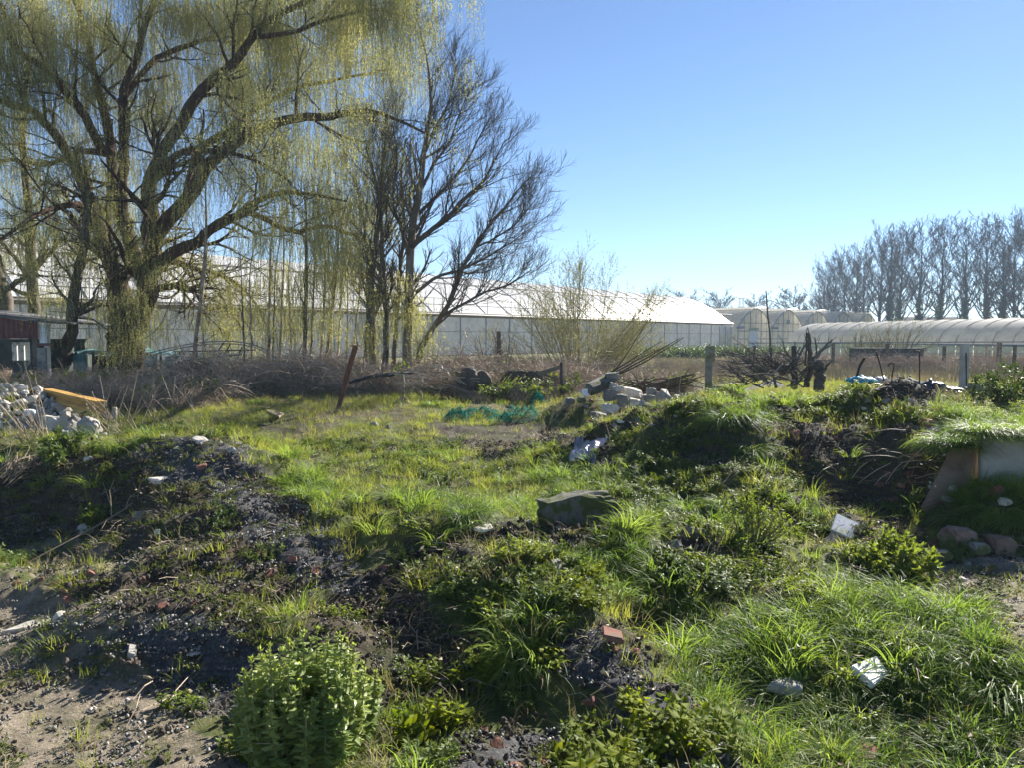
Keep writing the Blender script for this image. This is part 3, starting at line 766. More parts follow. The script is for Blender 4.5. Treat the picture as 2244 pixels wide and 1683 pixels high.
gz = lambda x, y: float(G(np.array([x]), np.array([y]))[0])
def topx(P):                                   # photograph pixel of world points
    d_ = P - CAM; f = d_[:, 1] * cP - d_[:, 2] * sP; u = d_[:, 1] * sP + d_[:, 2] * cP
    return CXP + FOC * d_[:, 0] / f, CYP - FOC * u / f
WB = at(285, 832, 27.0)
wil = empty('willow_tree', (WB[0], WB[1], gz(WB[0], WB[1])))
tag(wil, 'huge weeping willow with dark leaning limbs and yellow green hanging strands', 'willow tree')
d = 27.0
tr = [([(284, 845, d), (284, 790, d), (282, 730, d), (292, 690, d), (300, 660, d)], [92, 76, 68, 62, 46])]
put_limbs(wil, tr, 'trunk', M['bark'], 12, 14)
limbs = [
    ([(296, 715, d), (268, 660, d), (255, 600, d), (225, 530, d + .4), (205, 450, d + .8), (178, 390, d + 1.2)], [46, 38, 34, 30, 26, 22]),
    ([(300, 720, d), (318, 650, d - .2), (325, 590, d - .3), (335, 520, d - .5), (325, 440, d - .7), (335, 380, d - .8), (359, 325, d - 1)], [46, 44, 42, 36, 30, 28, 26]),
    # A
    ([(330, 550, d - .3), (360, 490, d - .8), (407, 440, d - 1), (451, 366, d - 1.3), (542, 292, d - 1.8), (644, 256, d - 2.5), (712, 258, d - 3), (790, 241, d - 3.4), (854, 254, d - 3.8), (953, 302, d - 4.2)], [34, 32, 30, 27, 24, 19, 16, 12, 8, 4]),
    # B
    ([(359, 325, d - 1), (400, 264, d - 1), (448, 190, d - .8), (519, 136, d - .5), (556, 78, d - .3), (587, 44, d), (650, 14, d + .2), (740, -30, d + .4)], [26, 25, 22, 19, 15, 13, 11, 5]),
    # C
    ([(300, 580, d), (272, 475, d), (268, 407, d - .2), (271, 339, d - .3), (265, 220, d - .2), (290, 150, d), (315, 61, d), (339, 0, d), (360, -120, d)], [30, 26, 23, 21, 18, 16, 13, 11, 5]),
    # D
    ([(262, 470, d + .5), (244, 339, d + .8), (227, 237, d + 1.2), (207, 163, d + 1.5), (190, 80, d + 1.8), (150, -30, d + 2), (90, -120, d + 2)], [24, 22, 18, 15, 12, 8, 4]),
    # E
    ([(178, 390, d + 1.2), (129, 305, d + 1), (78, 247, d + .6), (34, 230, d + .2), (-60, 205, d - .4), (-190, 220, d - 1)], [22, 20, 17, 15, 11, 5]),
    # F
    ([(225, 330, d + .8), (190, 264, d + .4), (163, 224, d), (108, 156, d - .6), (34, 108, d - 1.2), (10, 27, d - 1.6), (-50, -90, d - 1.8)], [20, 18, 17, 15, 13, 9, 4]),
    # G
    ([(330, 600, d - .3), (373, 552, d - .8), (424, 532, d - 1.2), (468, 495, d - 1.6), (532, 461, d - 2), (573, 434, d - 2.3), (620, 420, d - 2.6), (678, 424, d - 2.9), (760, 440, d - 3.4)], [32, 27, 24, 20, 17, 13, 11, 8, 4]),
    ([(532, 461, d - 2), (576, 475, d - 1.8), (627, 502, d - 1.5), (665, 505, d - 1.2), (715, 493, d - 1), (770, 512, d - .8), (820, 530, d - .6)], [14, 13, 11, 10, 9, 7, 4]),
    ([(330, 590, d - .2), (380, 574, d + .4), (430, 589, d + .9), (481, 601, d + 1.3), (532, 632, d + 1.7), (580, 690, d + 2)], [18, 15, 12, 10, 7, 3]),
    ([(322, 635, d - .2), (380, 627, d - .9), (410, 631, d - 1.1), (430, 637, d - 1.2)], [18, 15, 14, 13]),
    ([(407, 440, d - 1), (425, 370, d - .6), (440, 320, d - .2), (500, 285, d + .5), (560, 240, d + 1.2), (650, 190, d + 2), (760, 170, d + 3), (850, 150, d + 4)], [20, 18, 15, 13, 11, 9, 6, 3]),
    ([(265, 220, d - .2), (340, 130, d + 1.5), (420, 95, d + 2.5), (500, 60, d + 3.4), (560, -20, d + 4)], [14, 12, 10, 8, 4]),
    ([(244, 339, d + .8), (180, 330, d + 2), (100, 360, d + 3), (20, 350, d + 4), (-80, 380, d + 5)], [16, 13, 10, 8, 4]),
    ([(205, 450, d + .8), (140, 450, d - .6), (80, 470, d - 1.8), (20, 510, d - 2.8), (-60, 560, d - 3.4)], [16, 13, 10, 8, 4]),
    ([(335, 380, d - .8), (400, 330, d - 2.4), (470, 330, d - 3.6), (560, 350, d - 4.6), (640, 400, d - 5.2)], [16, 14, 11, 8, 4]),
    ([(556, 78, d - .3), (640, 70, d - 1.4), (720, 40, d - 2), (820, 20, d - 2.6), (900, 40, d - 3)], [12, 10, 8, 6, 3]),
]
LP, LR = put_limbs(wil, limbs, 'limb', M['bark'], 16, 10)
P2, R2 = grow(LP, LR, 13, .22, 1.0, (1.6, 3.4), (.5, 1.2), (0, 0, .35), .42, 8, .16, .008, .3)
P3, R3 = grow(P2, R2, 6, .2, 1.0, (.7, 1.9), (.5, 1.2), (0, 0, .05), .55, 6, .2, .005, .4)
P4, R4 = grow(P3, R3, 4, .2, 1.0, (.35, 1.0), (.4, 1.2), (0, 0, -.7), .6, 4, .2, .003, .4)
tubes_part(wil, [(P2, R2, 5), (P3, R3, 4)], 'branches', M['bark'], 'stuff')
tubes_part(wil, [(P4, R4, 3)], 'twigs', M['twig'], 'stuff')
# strands hang where the wood ends; fewer towards the open middle
cand = np.concatenate([P4[:, -1], P3[:, -1], P3[:, 3], P4[:, 2]])
h_ = cand[:, 2]
dens = (.045 + .22 * sst(h_, 8, 11.5) + .07 * sst(cand[:, 0], -9, -4)) * (1 - .55 * sst(topx(cand)[0], 860, 930))
keep = (rng.random(len(cand)) < dens)
cand = cand[keep]; 
if len(cand) > 4600: cand = cand[rng.choice(len(cand), 4600, False)]
n = len(cand)
mx = np.clip((cand[:, 2] - 1.6), .4, 9)
pick = np.where(rng.random(n) < .6, rng.integers(0, 4, n), np.where(rng.random(n) < .85, rng.integers(4, 8, n), rng.integers(8, 11, n)))
pick = np.where((mx < 3) & (pick > 3), rng.integers(0, 4, n), pick)
scatter('hanging_strands', STR, cand, rots(n, .06), rng.uniform(.7, 1.1, n), pick, 'stuff', wil)
# thick veils that reach low over the trunk and over the saplings
veils = [(225, 540, 620, 27), (275, 480, 620, 26.6), (310, 520, 640, 26.5), (345, 480, 620, 26.2), (250, 360, 520, 27), (290, 330, 560, 26.8), (215, 430, 560, 27.4), (345, 350, 520, 26), (560, 560, 760, 25.6), (600, 600, 790, 25), (650, 600, 780, 25.4), (700, 560, 760, 25),
         (735, 580, 780, 24.6), (790, 520, 720, 24.4), (825, 560, 790, 24.2), (860, 600, 770, 24), (900, 600, 790, 23.8), (930, 660, 790, 23.6), (520, 600, 740, 25.6), (760, 300, 640, 25), (700, 290, 560, 25), (740, 260, 420, 24.5), (820, 300, 480, 24.2), (880, 320, 480, 24), (650, 270, 400, 25), (610, 260, 380, 25), (500, 340, 420, 25.4)]
VP = []
for (x, y0, y1, dd) in veils:
    for y in np.arange(y0, y1 - 40, 17):
        for q in range(3 if (y0 < 450 or x > 500) and rng.random() < .3 else 1): VP.append(at(x + rng.normal() * 15, y + rng.normal() * 8, dd + rng.normal() * .5))
VP = np.array(VP); n = len(VP)
scatter('hanging_veil', STR[:4], VP, rots(n, .05), rng.uniform(.7, 1.1, n), None, 'stuff', wil)

# ---- the second trunk, leaning trunk and the other left hand trees
def simple_tree(name, label, cat, trunk, limbs, mat, twigmat, lv, group=None, strands=0, s=8):
    x, y, dd = trunk[0][0]
    b = at(x, y, dd); root = empty(name, (b[0], b[1], gz(b[0], b[1])))
    tag(root, label, cat, group)
    p0 = list(trunk[0]); P, R = put_limbs(root, [trunk], 'trunk', mat, 14, s)
    if limbs:
        P2_, R2_ = put_limbs(root, limbs, 'limb', mat, 14, 6)
        P = np.concatenate([P, P2_]); R = np.concatenate([R, R2_])
    sets = []
    cur = (P, R)
    for i, L in enumerate(lv):
        cur = grow(cur[0], cur[1], *L); sets.append((cur[0], cur[1], 4 if i == 0 else 3))
    if len(sets) > 1:
        tubes_part(root, sets[:1], 'branches', mat, 'stuff'); tubes_part(root, sets[1:], 'twigs', twigmat, 'stuff')
    elif sets: tubes_part(root, sets, 'twigs', twigmat, 'stuff')
    if strands:
        c_ = sets[-1][0][:, -1]; c_ = c_[rng.random(len(c_)) < strands]; c_ = c_[c_[:, 2] > 1.5]
        scatter('hanging_strands', STR[:4], c_, rots(len(c_), .06), rng.uniform(.6, 1, len(c_)), None, 'stuff', root)
    return root
simple_tree('tree', 'straight banded brown trunk standing close against the left of the willow', 'tree',
            ([(252, 815, 27.8), (250, 740, 27.8), (247, 660, 27.8), (240, 560, 28), (238, 420, 28.2), (246, 260, 28.4)], [28, 25, 23, 18, 12, 5]), None, M['darkbark'], M['twig'],
            [(12, .4, 1, (1, 2.4), (.5, 1), (0, 0, .4), .4, 6, .14, .008), (6, .2, 1, (.4, 1), (.5, 1.1), (0, 0, 0), .5, 4, .15, .004)])
simple_tree('leaning_tree', 'dark lichen spotted trunk curving up to the right beside the shed', 'tree',
            ([(118, 838, 26), (134, 790, 26), (156, 735, 26), (160, 680, 26), (170, 610, 26), (184, 520, 26), (190, 420, 26), (180, 320, 26)], [38, 32, 26, 25, 22, 17, 12, 6]),
            [([(172, 690, 26), (210, 672, 26), (245, 668, 26.2), (275, 660, 26.5)], [8, 7, 5, 3]), ([(172, 696, 26), (205, 700, 25.6), (235, 722, 25.3), (262, 738, 25)], [5, 4, 3, 2])], M['darkbark'], M['twig'],
            [(14, .3, 1, (1, 2.4), (.6, 1.1), (0, 0, .3), .4, 6, .14, .008), (7, .2, 1, (.4, 1.1), (.5, 1.1), (0, 0, -.1), .5, 4, .15, .004)], strands=.35)
simple_tree('tree', 'tall bare trunk behind the shed roof near the left edge', 'tree',
            ([(76, 790, 31), (74, 690, 31), (70, 560, 31), (60, 430, 31), (52, 280, 31), (60, 130, 31)], [30, 27, 22, 18, 13, 6]),
            [([(72, 600, 31), (120, 540, 31), (160, 500, 30), (200, 470, 29.5)], [10, 8, 6, 3]), ([(70, 620, 31), (30, 560, 31), (-30, 500, 31), (-80, 470, 31)], [12, 9, 6, 3])], M['darkbark'], M['twig'],
            [(14, .25, 1, (1.2, 3), (.6, 1.1), (0, 0, .3), .4, 6, .14, .008), (8, .2, 1, (.5, 1.3), (.5, 1.1), (0, 0, -.1), .5, 4, .15, .004)], strands=.4)
simple_tree('tree', 'thick dark trunk cut off by the left edge above the shed', 'tree',
            ([(6, 790, 30), (10, 700, 30), (2, 620, 30), (-14, 540, 30), (-20, 400, 30), (-60, 300, 30)], [44, 38, 30, 24, 16, 6]),
            [([(5, 640, 30), (50, 610, 29), (90, 560, 28), (110, 540, 28)], [14, 11, 7, 3])], M['darkbark'], M['twig'],
            [(12, .3, 1, (1.2, 3), (.6, 1.1), (0, 0, .2), .4, 6, .14, .008), (8, .2, 1, (.5, 1.3), (.5, 1.1), (0, 0, -.1), .5, 4, .15, .004)], strands=.4)
simple_tree('birch_tree', 'slender pale barked birch trunk right of the willow', 'birch tree',
            ([(428, 818, 24.5), (430, 740, 24.5), (441, 660, 24.5), (447, 590, 24.5), (452, 500, 24.5), (450, 400, 24.5)], [12, 10, 9, 8, 6, 2]), None, M['birch'], M['twig'],
            [(9, .3, 1, (.7, 1.5), (.5, .9), (0, 0, .1), .45, 5, .12, .006), (5, .2, 1, (.3, .8), (.4, 1), (0, 0, -.3), .5, 4, .15, .0035)])
# slim saplings between the willow and the bare tree
sx_ = [(536, 530, 640, 5), (552, 548, 590, 6), (588, 592, 560, 8), (597, 603, 600, 5), (612, 622, 560, 7), (668, 672, 500, 11), (680, 690, 560, 6), (702, 715, 540, 7), (712, 740, 560, 8), (724, 730, 600, 5), (738, 752, 540, 6), (760, 762, 620, 4), (772, 790, 600, 5), (640, 632, 600, 4)]
sx_.sort()
ORS = ['first', 'second', 'third', 'fourth', 'fifth', 'sixth', 'seventh', 'eighth', 'ninth', 'tenth', 'eleventh', 'twelfth', 'thirteenth', 'fourteenth']
for i, (xb, xt, yt, w) in enumerate(sx_):
    dd = 24.5 + rng.random() * 1.4
    simple_tree('sapling', 'thin bare sapling, ' + ORS[i] + ' from the left in the thicket right of the willow', 'sapling',
                ([(xb, 815, dd), (xb + (xt - xb) * .3, 740, dd), (xb + (xt - xb) * .7, (740 + yt) / 2, dd), (xt, yt, dd), (xt + rng.normal() * 10, yt - 110, dd)], [w, w * .9, w * .75, w * .5, 1.5]), None,
                M['birch'] if i % 3 else M['greybark'], M['twig'],
                [(10, .3, 1, (.5, 1.3), (.35, .8), (0, 0, .4), .4, 5, .12, .005), (4, .2, 1, (.3, .6), (.4, .9), (0, 0, .1), .5, 3, .15, .003)], 'thin saplings in the thicket', s=5)

# ---- tall bare tree with many stems
d = 24.0
bt = [([(893, 815, d), (893, 740, d), (893, 660, d), (898, 560, d), (908, 475, d), (919, 424, d), (929, 339, d), (939, 288, d), (944, 203, d), (936, 130, d), (926, 90, d)], [24, 20, 19, 18, 17, 15, 12, 9, 6, 4, 2])]
bl = [
    ([(818, 812, d + .3), (815, 700, d + .3), (822, 560, d + .3), (834, 440, d + .3), (842, 340, d + .4), (850, 250, d + .5)], [20, 17, 15, 12, 8, 4]),
    ([(842, 812, d - .2), (848, 700, d - .2), (838, 590, d - .2), (836, 480, d - .2), (820, 380, d - .3), (800, 320, d - .3)], [16, 13, 13, 9, 6, 3]),
    ([(862, 812, d + .4), (868, 700, d + .4), (880, 560, d + .5), (885, 470, d + .6), (878, 380, d + .7), (890, 300, d + .7)], [12, 11, 9, 8, 6, 3]),
    ([(800, 800, d + .5), (806, 690, d + .6), (806, 560, d + .8), (795, 470, d + 1), (775, 380, d + 1)], [12, 10, 8, 6, 3]),
    ([(915, 795, d - .2), (930, 748, d - .2), (968, 692, d - .3), (989, 652, d - .4), (1012, 590, d - .5), (1041, 542, d - .5), (1075, 488, d - .6), (1108, 454, d - .7), (1142, 407, d - .8), (1165, 385, d - .8)], [16, 15, 12, 10, 9, 8, 7, 5, 3, 2]),
    ([(898, 545, d), (935, 512, d - .4), (973, 481, d - .7), (1024, 430, d - 1), (1058, 397, d - 1.1), (1075, 366, d - 1.2), (1108, 305, d - 1.3)], [13, 11, 10, 8, 6, 4, 2]),
    ([(908, 475, d), (935, 450, d + .4), (985, 400, d + .8), (1030, 340, d + 1.2), (1055, 290, d + 1.4), (1075, 260, d + 1.5)], [9, 8, 6, 5, 3, 2]),
    ([(919, 424, d), (950, 360, d + .2), (985, 310, d + .3), (1010, 240, d + .4), (1035, 185, d + .5)], [8, 7, 5, 3, 2]),
    ([(912, 640, d), (960, 605, d + .3), (1010, 590, d + .6), (1070, 560, d + .9), (1120, 530, d + 1.2), (1160, 500, d + 1.4)], [9, 8, 6, 5, 3, 2]),
    ([(968, 692, d - .3), (1015, 665, d - .6), (1060, 640, d - .8), (1110, 625, d - 1), (1165, 590, d - 1.2)], [8, 6, 5, 4, 2]),
    ([(929, 339, d), (960, 270, d - .3), (985, 215, d - .5), (1000, 140, d - .7)], [6, 5, 3, 2]),
    ([(898, 560, d), (880, 500, d - .8), (860, 440, d - 1.4), (870, 350, d - 1.8), (860, 270, d - 2)], [9, 8, 6, 4, 2]),
    ([(1041, 542, d - .5), (1085, 520, d - .9), (1130, 490, d - 1.2), (1170, 440, d - 1.4)], [5, 4, 3, 1.6]),
]
simple_tree('bare_tree', 'tall leafless many stemmed tree with fine twigs, right of the willow', 'bare tree', bt[0], bl, M['greybark'], M['twig'],
            [(24, .15, 1, (.8, 2.1), (.45, .95), (.15, 0, .8), .45, 6, .10, .0055, .3), (8, .15, 1, (.35, 1.0), (.4, .85), (.1, 0, .5), .55, 5, .11, .0045, .5), (5, .2, 1, (.18, .5), (.4, .8), (.05, 0, .4), .6, 3, .11, .004, .6)], s=9)

# ---- goat willow shrub with catkins
def bush(name, label, cat, px, py, Y, H, W, nst, mats, leafm=None, lv=(6, 5), leafn=0, leafL=.03, twr=.007, lean=(0, 0), group=None, k1=5):
    b = at(px, py, Y); b[2] = gz(b[0], b[1]) - .05
    root = empty(name, b); tag(root, label, cat, group)
    an = rng.uniform(0, 2 * math.pi, nst); el = rng.uniform(.25, 1, nst) ** .6 if name != 'goat_willow' else rng.uniform(.30, 1, nst)
    P = np.zeros((nst, 7, 3)); D = nrm(np.stack([np.cos(an) * (1 - el) * W / H * 2 + lean[0], np.sin(an) * (1 - el) * W / H * 2 + lean[1], el], -1))
    Ln = H * rng.uniform(.8, 1.05, nst) * (.65 + .35 * el)
    P[:, 0] = b + np.stack([np.cos(an), np.sin(an), 0 * an], -1) * .1 * W
    for j in range(1, 7):
        D = nrm(D + rng.normal(size=D.shape) * .07 + [0, 0, .05]); P[:, j] = P[:, j - 1] + D * (Ln / 6)[:, None]
    R = np.linspace(twr * 3, twr, 7)[None] * rng.uniform(.7, 1.2, nst)[:, None]
    for i in range(nst):
        mb = MB(); tube(mb, relto(P[i], root), R[i], 5); mb.obj('stem', mats[0], root)
    sets = []; cur = (P, R)
    for i, per in enumerate(lv):
        f = .45 ** i
        cur = grow(cur[0], cur[1], per, .2, 1, (H * .18 * f + .05, H * .42 * f + .05), (.3, .8), (0, 0, .45), .55, 5, .1, twr * .55, .5); sets.append((cur[0], cur[1], 3))
    if sets: tubes_part(root, sets, 'twigs', mats[1], 'stuff')
    if leafm is not None:
        PP = sets[-1][0] if sets else P
        Nn_, k, _ = PP.shape; n = Nn_ * leafn
        i = np.repeat(np.arange(Nn_), leafn); t = rng.random(n) * (k - 1.01); a = t.astype(int); w = (t - a)[:, None]
        C = PP[i, a] * (1 - w) + PP[i, a + 1] * w
        T = nrm(PP[i, a + 1] - PP[i, a]); Dl = nrm(T * .6 + rand_unit(n) * .9)
        V, F_ = leaf_geo(relto(C, root), Dl, perp(Dl), rng.uniform(.7, 1.3, n) * leafL, leafL * .22)
        mb = MB(); mb.add(V, F_, 0, rng.random(n).repeat(4) * .6); o = mb.obj('leaves', leafm, root); o['kind'] = 'stuff'
    return root
bush('goat_willow', 'rounded pale shrub full of grey green catkins against the greenhouse', 'shrub', 1268, 800, 27, 4.15, 3.9, 44, (M['greybark'], M['budtwig']), M['catkin'], (12, 7), 8, .05, .0065)
bush('sapling', 'sparse young tree with upright stems beside the leaning wooden post', 'sapling', 1098, 800, 25, 1.9, 1.2, 6, (M['darkbark'], M['twig']), None, (4, 3), 0, .03, .009)
bush('sapling', 'thin bare sapling left of the low evergreen bush', 'sapling', 1066, 802, 25.5, 1.8, .8, 3, (M['darkbark'], M['twig']), None, (4, 3), 0, .03, .009)
bush('evergreen_bush', 'small glossy green bush in the brown brambles left of the wooden post', 'bush', 1035, 800, 24.5, 1.1, 1.3, 9, (M['darkbark'], M['twig']), M['ever'], (6, 4), 7, .06, .005)
bush('evergreen_bush', 'low dark glossy bush under the tall bare tree', 'bush', 975, 812, 24.2, .75, 1.6, 10, (M['darkbark'], M['twig']), M['ever'], (6, 4), 6, .055, .005)
bush('shrub', 'bare twiggy shrub in front of the pale polytunnel, left of the pair', 'shrub', 1885, 790, 50, 2.5, 2.2, 16, (M['twig'], M['budtwig']), M['catkin'], (7, 5), 3, .06, .012)
bush('shrub', 'bare twiggy shrub in front of the pale polytunnel, right of the pair and taller', 'shrub', 1966, 790, 49, 3.2, 3.2, 20, (M['twig'], M['budtwig']), M['catkin'], (7, 5), 3, .06, .012)
bush('bramble_bush', 'arching bare bramble bush over the far fence near the right edge', 'bush', 2150, 800, 42, 1.9, 4.5, 22, (M['cane'], M['cane']), None, (5, 4), 0, .06, .009)
bush('laurel_bush', 'leafy green bush at the right edge beside the concrete fence post', 'bush', 2250, 930, 12.0, .92, 1.0, 18, (M['darkbark'], M['budtwig']), M['ever'], (7, 4), 9, .06, .005)
bush('laurel_bush', 'low leafy green bush sprawling left from the right edge bush', 'bush', 2185, 915, 12.4, .5, .9, 12, (M['darkbark'], M['budtwig']), M['ever'], (6, 4), 8, .055, .005)

# ---- far tree row: three tree shapes, copied
def far_tree(H, W, ivy, seed, clump):
    r = bpy.data.objects
    P = np.zeros((1, 10, 3)); z = np.linspace(0, H * .93, 10); P[0, :, 2] = z; P[0, :, 0] = np.cumsum(rng.normal(size=10) * .12); P[0, :, 1] = np.cumsum(rng.normal(size=10) * .12)
    R = np.linspace(H * .017, .05, 10)[None]
    mb = MB(); V, F_ = tube_geo(P, R, 6); mb.add(V, F_); trunk = mb.mesh('trunk', M['fartwig'])
    P2_, R2_ = grow(P, R, int(clump * 1.3), .18, .97, (H * .28, H * .5), (.5, .95), (0, 0, .55), .42, 7, .09, .045, .35)
    P2_[:, :, :2] *= W
    P3_, R3_ = grow(P2_, R2_, 8, .15, 1, (H * .06, H * .15), (.4, .8), (0, 0, .5), .5, 5, .1, .03, .6)
    P4_, R4_ = grow(P3_, R3_, 5, .1, 1, (H * .02, H * .055), (.4, .9), (0, 0, .3), .6, 3, .1, .034, .8)
    mb = MB()
    for A_, B_, s in ((P2_, R2_, 4), (P3_, R3_, 3), (P4_, R4_, 3)): V, F_ = tube_geo(A_, B_, s); mb.add(V, F_)
    crown = mb.mesh('crown', M['fartwig'])
    iv = None
    if ivy:
        n = 900; zz = rng.random(n) * H * .42; rad = (.8 * (1 - zz / (H * .55)) + .35) * rng.random(n) ** .4; a_ = rng.uniform(0, 6.28, n)
        C = np.stack([np.cos(a_) * rad, np.sin(a_) * rad, zz], -1); Dl = rand_unit(n)
        V, F_ = leaf_geo(C, Dl, perp(Dl), .45, .18); mb = MB(); mb.add(V, F_, 0, rng.random(n).repeat(4) * .5); iv = mb.mesh('ivy', M['ever'])
    return trunk, crown, iv
FT = [far_tree(25, .95, True, 1, 30), far_tree(25, 1.1, True, 2, 34), far_tree(24, 1.1, False, 3, 34), far_tree(12, 1.3, False, 4, 30)]
def put_far(i, x, ytop, Y, label, group, sx=1.0):
    sx = 1.45 if i == 3 else 1.0
    tr_, cr, iv = FT[i]
    H0 = (25, 25, 24, 12)[i]
    b = at(x, 738, Y); Ht = 2.8 + (738 - ytop) * pxm(Y) * .97
    o = empty('bare_tree', (b[0], b[1], 0)); o.scale = (sx * Ht / H0, sx * Ht / H0, Ht / H0); o.rotation_euler = (0, 0, rng.uniform(0, 6))
    tag(o, label, 'tree', group)
    for nm, me_ in (('trunk', tr_), ('crown', cr), ('ivy', iv)):
        if me_ is not None:
            c = link(nm, me_, o)
row_ = [(1805, 590, 200, 2), (1828, 575, 195, 2), (1850, 572, 190, 2), (1872, 565, 186, 2), (1893, 560, 182, 2), (1925, 535, 172, 2), (1948, 512, 170, 0), (1968, 516, 166, 1), (2012, 508, 162, 0), (2058, 500, 160, 1), (2112, 510, 158, 0), (2160, 505, 156, 1), (2196, 500, 154, 0), (2222, 506, 150, 2), (2250, 498, 148, 1), (2290, 505, 150, 0), (2350, 500, 150, 1)]
ORD = ['first', 'second', 'third', 'fourth', 'fifth', 'sixth', 'seventh', 'eighth', 'ninth', 'tenth', 'eleventh', 'twelfth', 'thirteenth', 'fourteenth', 'fifteenth', 'sixteenth', 'seventeenth']
row_.sort()
for q, (x, yt, Y, i) in enumerate(row_):
    put_far(i, x, yt, Y, ('ivy clad bare tree, ' if i != 2 else 'bare tree without ivy, ') + ORD[q] + ' from the left in the row behind the polytunnel', 'tall bare trees behind the polytunnel')
put_far(3, 1575, 650, 260, 'round crowned bare tree on the skyline just right of the long white greenhouse', None)
put_far(3, 1657, 656, 250, 'low rounded bare tree on the skyline behind the first arched greenhouse', None)
put_far(3, 1737, 644, 235, 'wide crowned bare tree on the skyline left of the tall tree row', None)
put_far(3, 1495, 648, 300, 'small bare tree top just over the long greenhouse ridge', None)
put_far(3, 1790, 650, 240, 'low bare tree at the foot of the left end of the tall row', None)

# ================================================================== GROUND COVER (grass, weeds, gravel)
def blades(n, rad, h, w, lean, droop, k=4, mat='grass', seg_up=1.0):
    """tuft of n curved blades"""
    a = rng.uniform(0, 2 * np.pi, n); r = rad * np.sqrt(rng.random(n))
    C = np.stack([np.cos(a) * r, np.sin(a) * r, np.full(n, -.01)], -1)
    out = np.stack([np.cos(a), np.sin(a), 0 * a], -1)
    out = nrm(out + rng.normal(size=(n, 3)) * [.5, .5, 0])
    L = rng.uniform(h[0], h[1], n)
    D = nrm(out * rng.uniform(lean[0], lean[1], n)[:, None] + [0, 0, 1])
    P = np.zeros((n, k, 3)); P[:, 0] = C
    for j in range(1, k):
        P[:, j] = P[:, j - 1] + D * (L / (k - 1))[:, None]
        D = nrm(D + out * droop * .5 + [0, 0, -droop])
    W = rng.uniform(.7, 1.2, n)[:, None] * w * np.linspace(1, .12, k)[None]
    side = nrm(np.cross(out, [0, 0, 1]) + rng.normal(size=(n, 3)) * .35)
    V, F_ = ribbon_geo(P, W, side)
    mb = MB(); mb.add(V, F_, 0, np.repeat(rng.random(n) * .5, k * 2)); return mb.mesh(mat, M[mat])
def weedpatch(n, rad, h, L, mat='weed', whorl=5, levels=4):
    """small leafy plants: short stems with whorls of leaves"""
    mb = MB()
    a = rng.uniform(0, 2 * np.pi, n); r = rad * np.sqrt(rng.random(n))
    B = np.stack([np.cos(a) * r, np.sin(a) * r, 0 * a], -1)
    H = rng.uniform(h * .5, h, n); tip = B + np.stack([rng.normal(size=n) * h * .3, rng.normal(size=n) * h * .3, H], -1)
    P = np.stack([B, (B + tip) / 2 + rng.normal(size=B.shape) * h * .05, tip], 1)
    V, F_ = tube_geo(P, np.full((n, 3), .0016), 3); mb.add(V, F_)
    lv = np.linspace(.3, 1, levels)
    C = (B[:, None] + (tip - B)[:, None] * lv[None, :, None])
    C = np.repeat(C.reshape(-1, 3), whorl, 0); m_ = len(C)
    an = rng.uniform(0, 2 * np.pi, m_); Dl = nrm(np.stack([np.cos(an), np.sin(an), rng.uniform(-.1, .7, m_)], -1))
    sz = rng.uniform(.6, 1.2, m_) * L
    V, F_ = leaf_geo(C, Dl, nrm(np.cross(Dl, [0, 0, 1]) + rng.normal(size=(m_, 3)) * .3), sz, sz * .28); mb.add(V, F_, 0, rng.random(m_).repeat(4) * .5)
    return mb.mesh('weed', M[mat])
def nettlemesh(n, rad, h, L, mat='nettle'):
    mb = MB()
    for i in range(n):
        a = rng.uniform(0, 6.28); r = rad * math.sqrt(rng.random()); B = np.array([math.cos(a) * r, math.sin(a) * r, 0])
        H = rng.uniform(.5, 1) * h; T = B + [rng.normal() * H * .22, rng.normal() * H * .22, H]
        tube(mb, [B, (B + T) / 2 + rng.normal(size=3) * .01, T], [.0035, .003, .002], 4)
        lv = max(4, int(H / .045)); az = rng.uniform(0, 3.14)
        C = []; D = []; S = []; Z = []
        for j in range(lv):
            t = .18 + .82 * (j + .5) / lv; az += 1.57 + rng.normal() * .2
            sz = L * (.55 + .6 * math.sin(min(1, (1.15 - t) * 1.4) * 1.57)) * rng.uniform(.8, 1.15)
            if t > .93: sz *= .55
            for s_ in (0, math.pi):
                dd_ = np.array([math.cos(az + s_), math.sin(az + s_), rng.uniform(-.25, .35) + (.5 if t > .9 else 0)]); dd_ /= np.linalg.norm(dd_)
                C.append(B + (T - B) * t + dd_ * .012); D.append(dd_); S.append(nrm(np.cross(dd_, [0, 0, 1]) + rng.normal(size=3) * .15)); Z.append(sz)
        Z = np.array(Z)
        # toothed outline: six vertices a side
        C, D, S = map(np.array, (C, D, S)); Nn = np.cross(D, S); m_ = len(C)
        us_ = [0, .1, .16, .34, .38, .58, .61, .82, .84, 1]; ws = [.02, .26, .30, .36, .29, .30, .22, .17, .11, 0]
        Vl = []; 
        for u, w in zip(us_, ws):
            dr = -.22 * u * u
            for sg in (-1, 0, 1):
                Vl.append(C + D * (Z * (u + (-.0 if sg else 0)))[:, None] + S * (sg * w * Z)[:, None] + Nn * (Z * (abs(sg) * .10 * (w / .3) + dr))[:, None])
        V = np.stack(Vl, 1); q = np.arange(m_)[:, None] * (len(us_) * 3)
        F_ = []
        for k in range(len(us_) - 1):
            for c_ in (0, 1): F_.append(np.stack([q[:, 0] + k * 3 + c_, q[:, 0] + k * 3 + c_ + 1, q[:, 0] + (k + 1) * 3 + c_ + 1, q[:, 0] + (k + 1) * 3 + c_], -1))
        mb.add(V.reshape(-1, 3), np.concatenate(F_), 0, np.repeat(rng.random(m_) * .5, len(us_) * 3))
    return mb.mesh('nettle', M[mat], True)
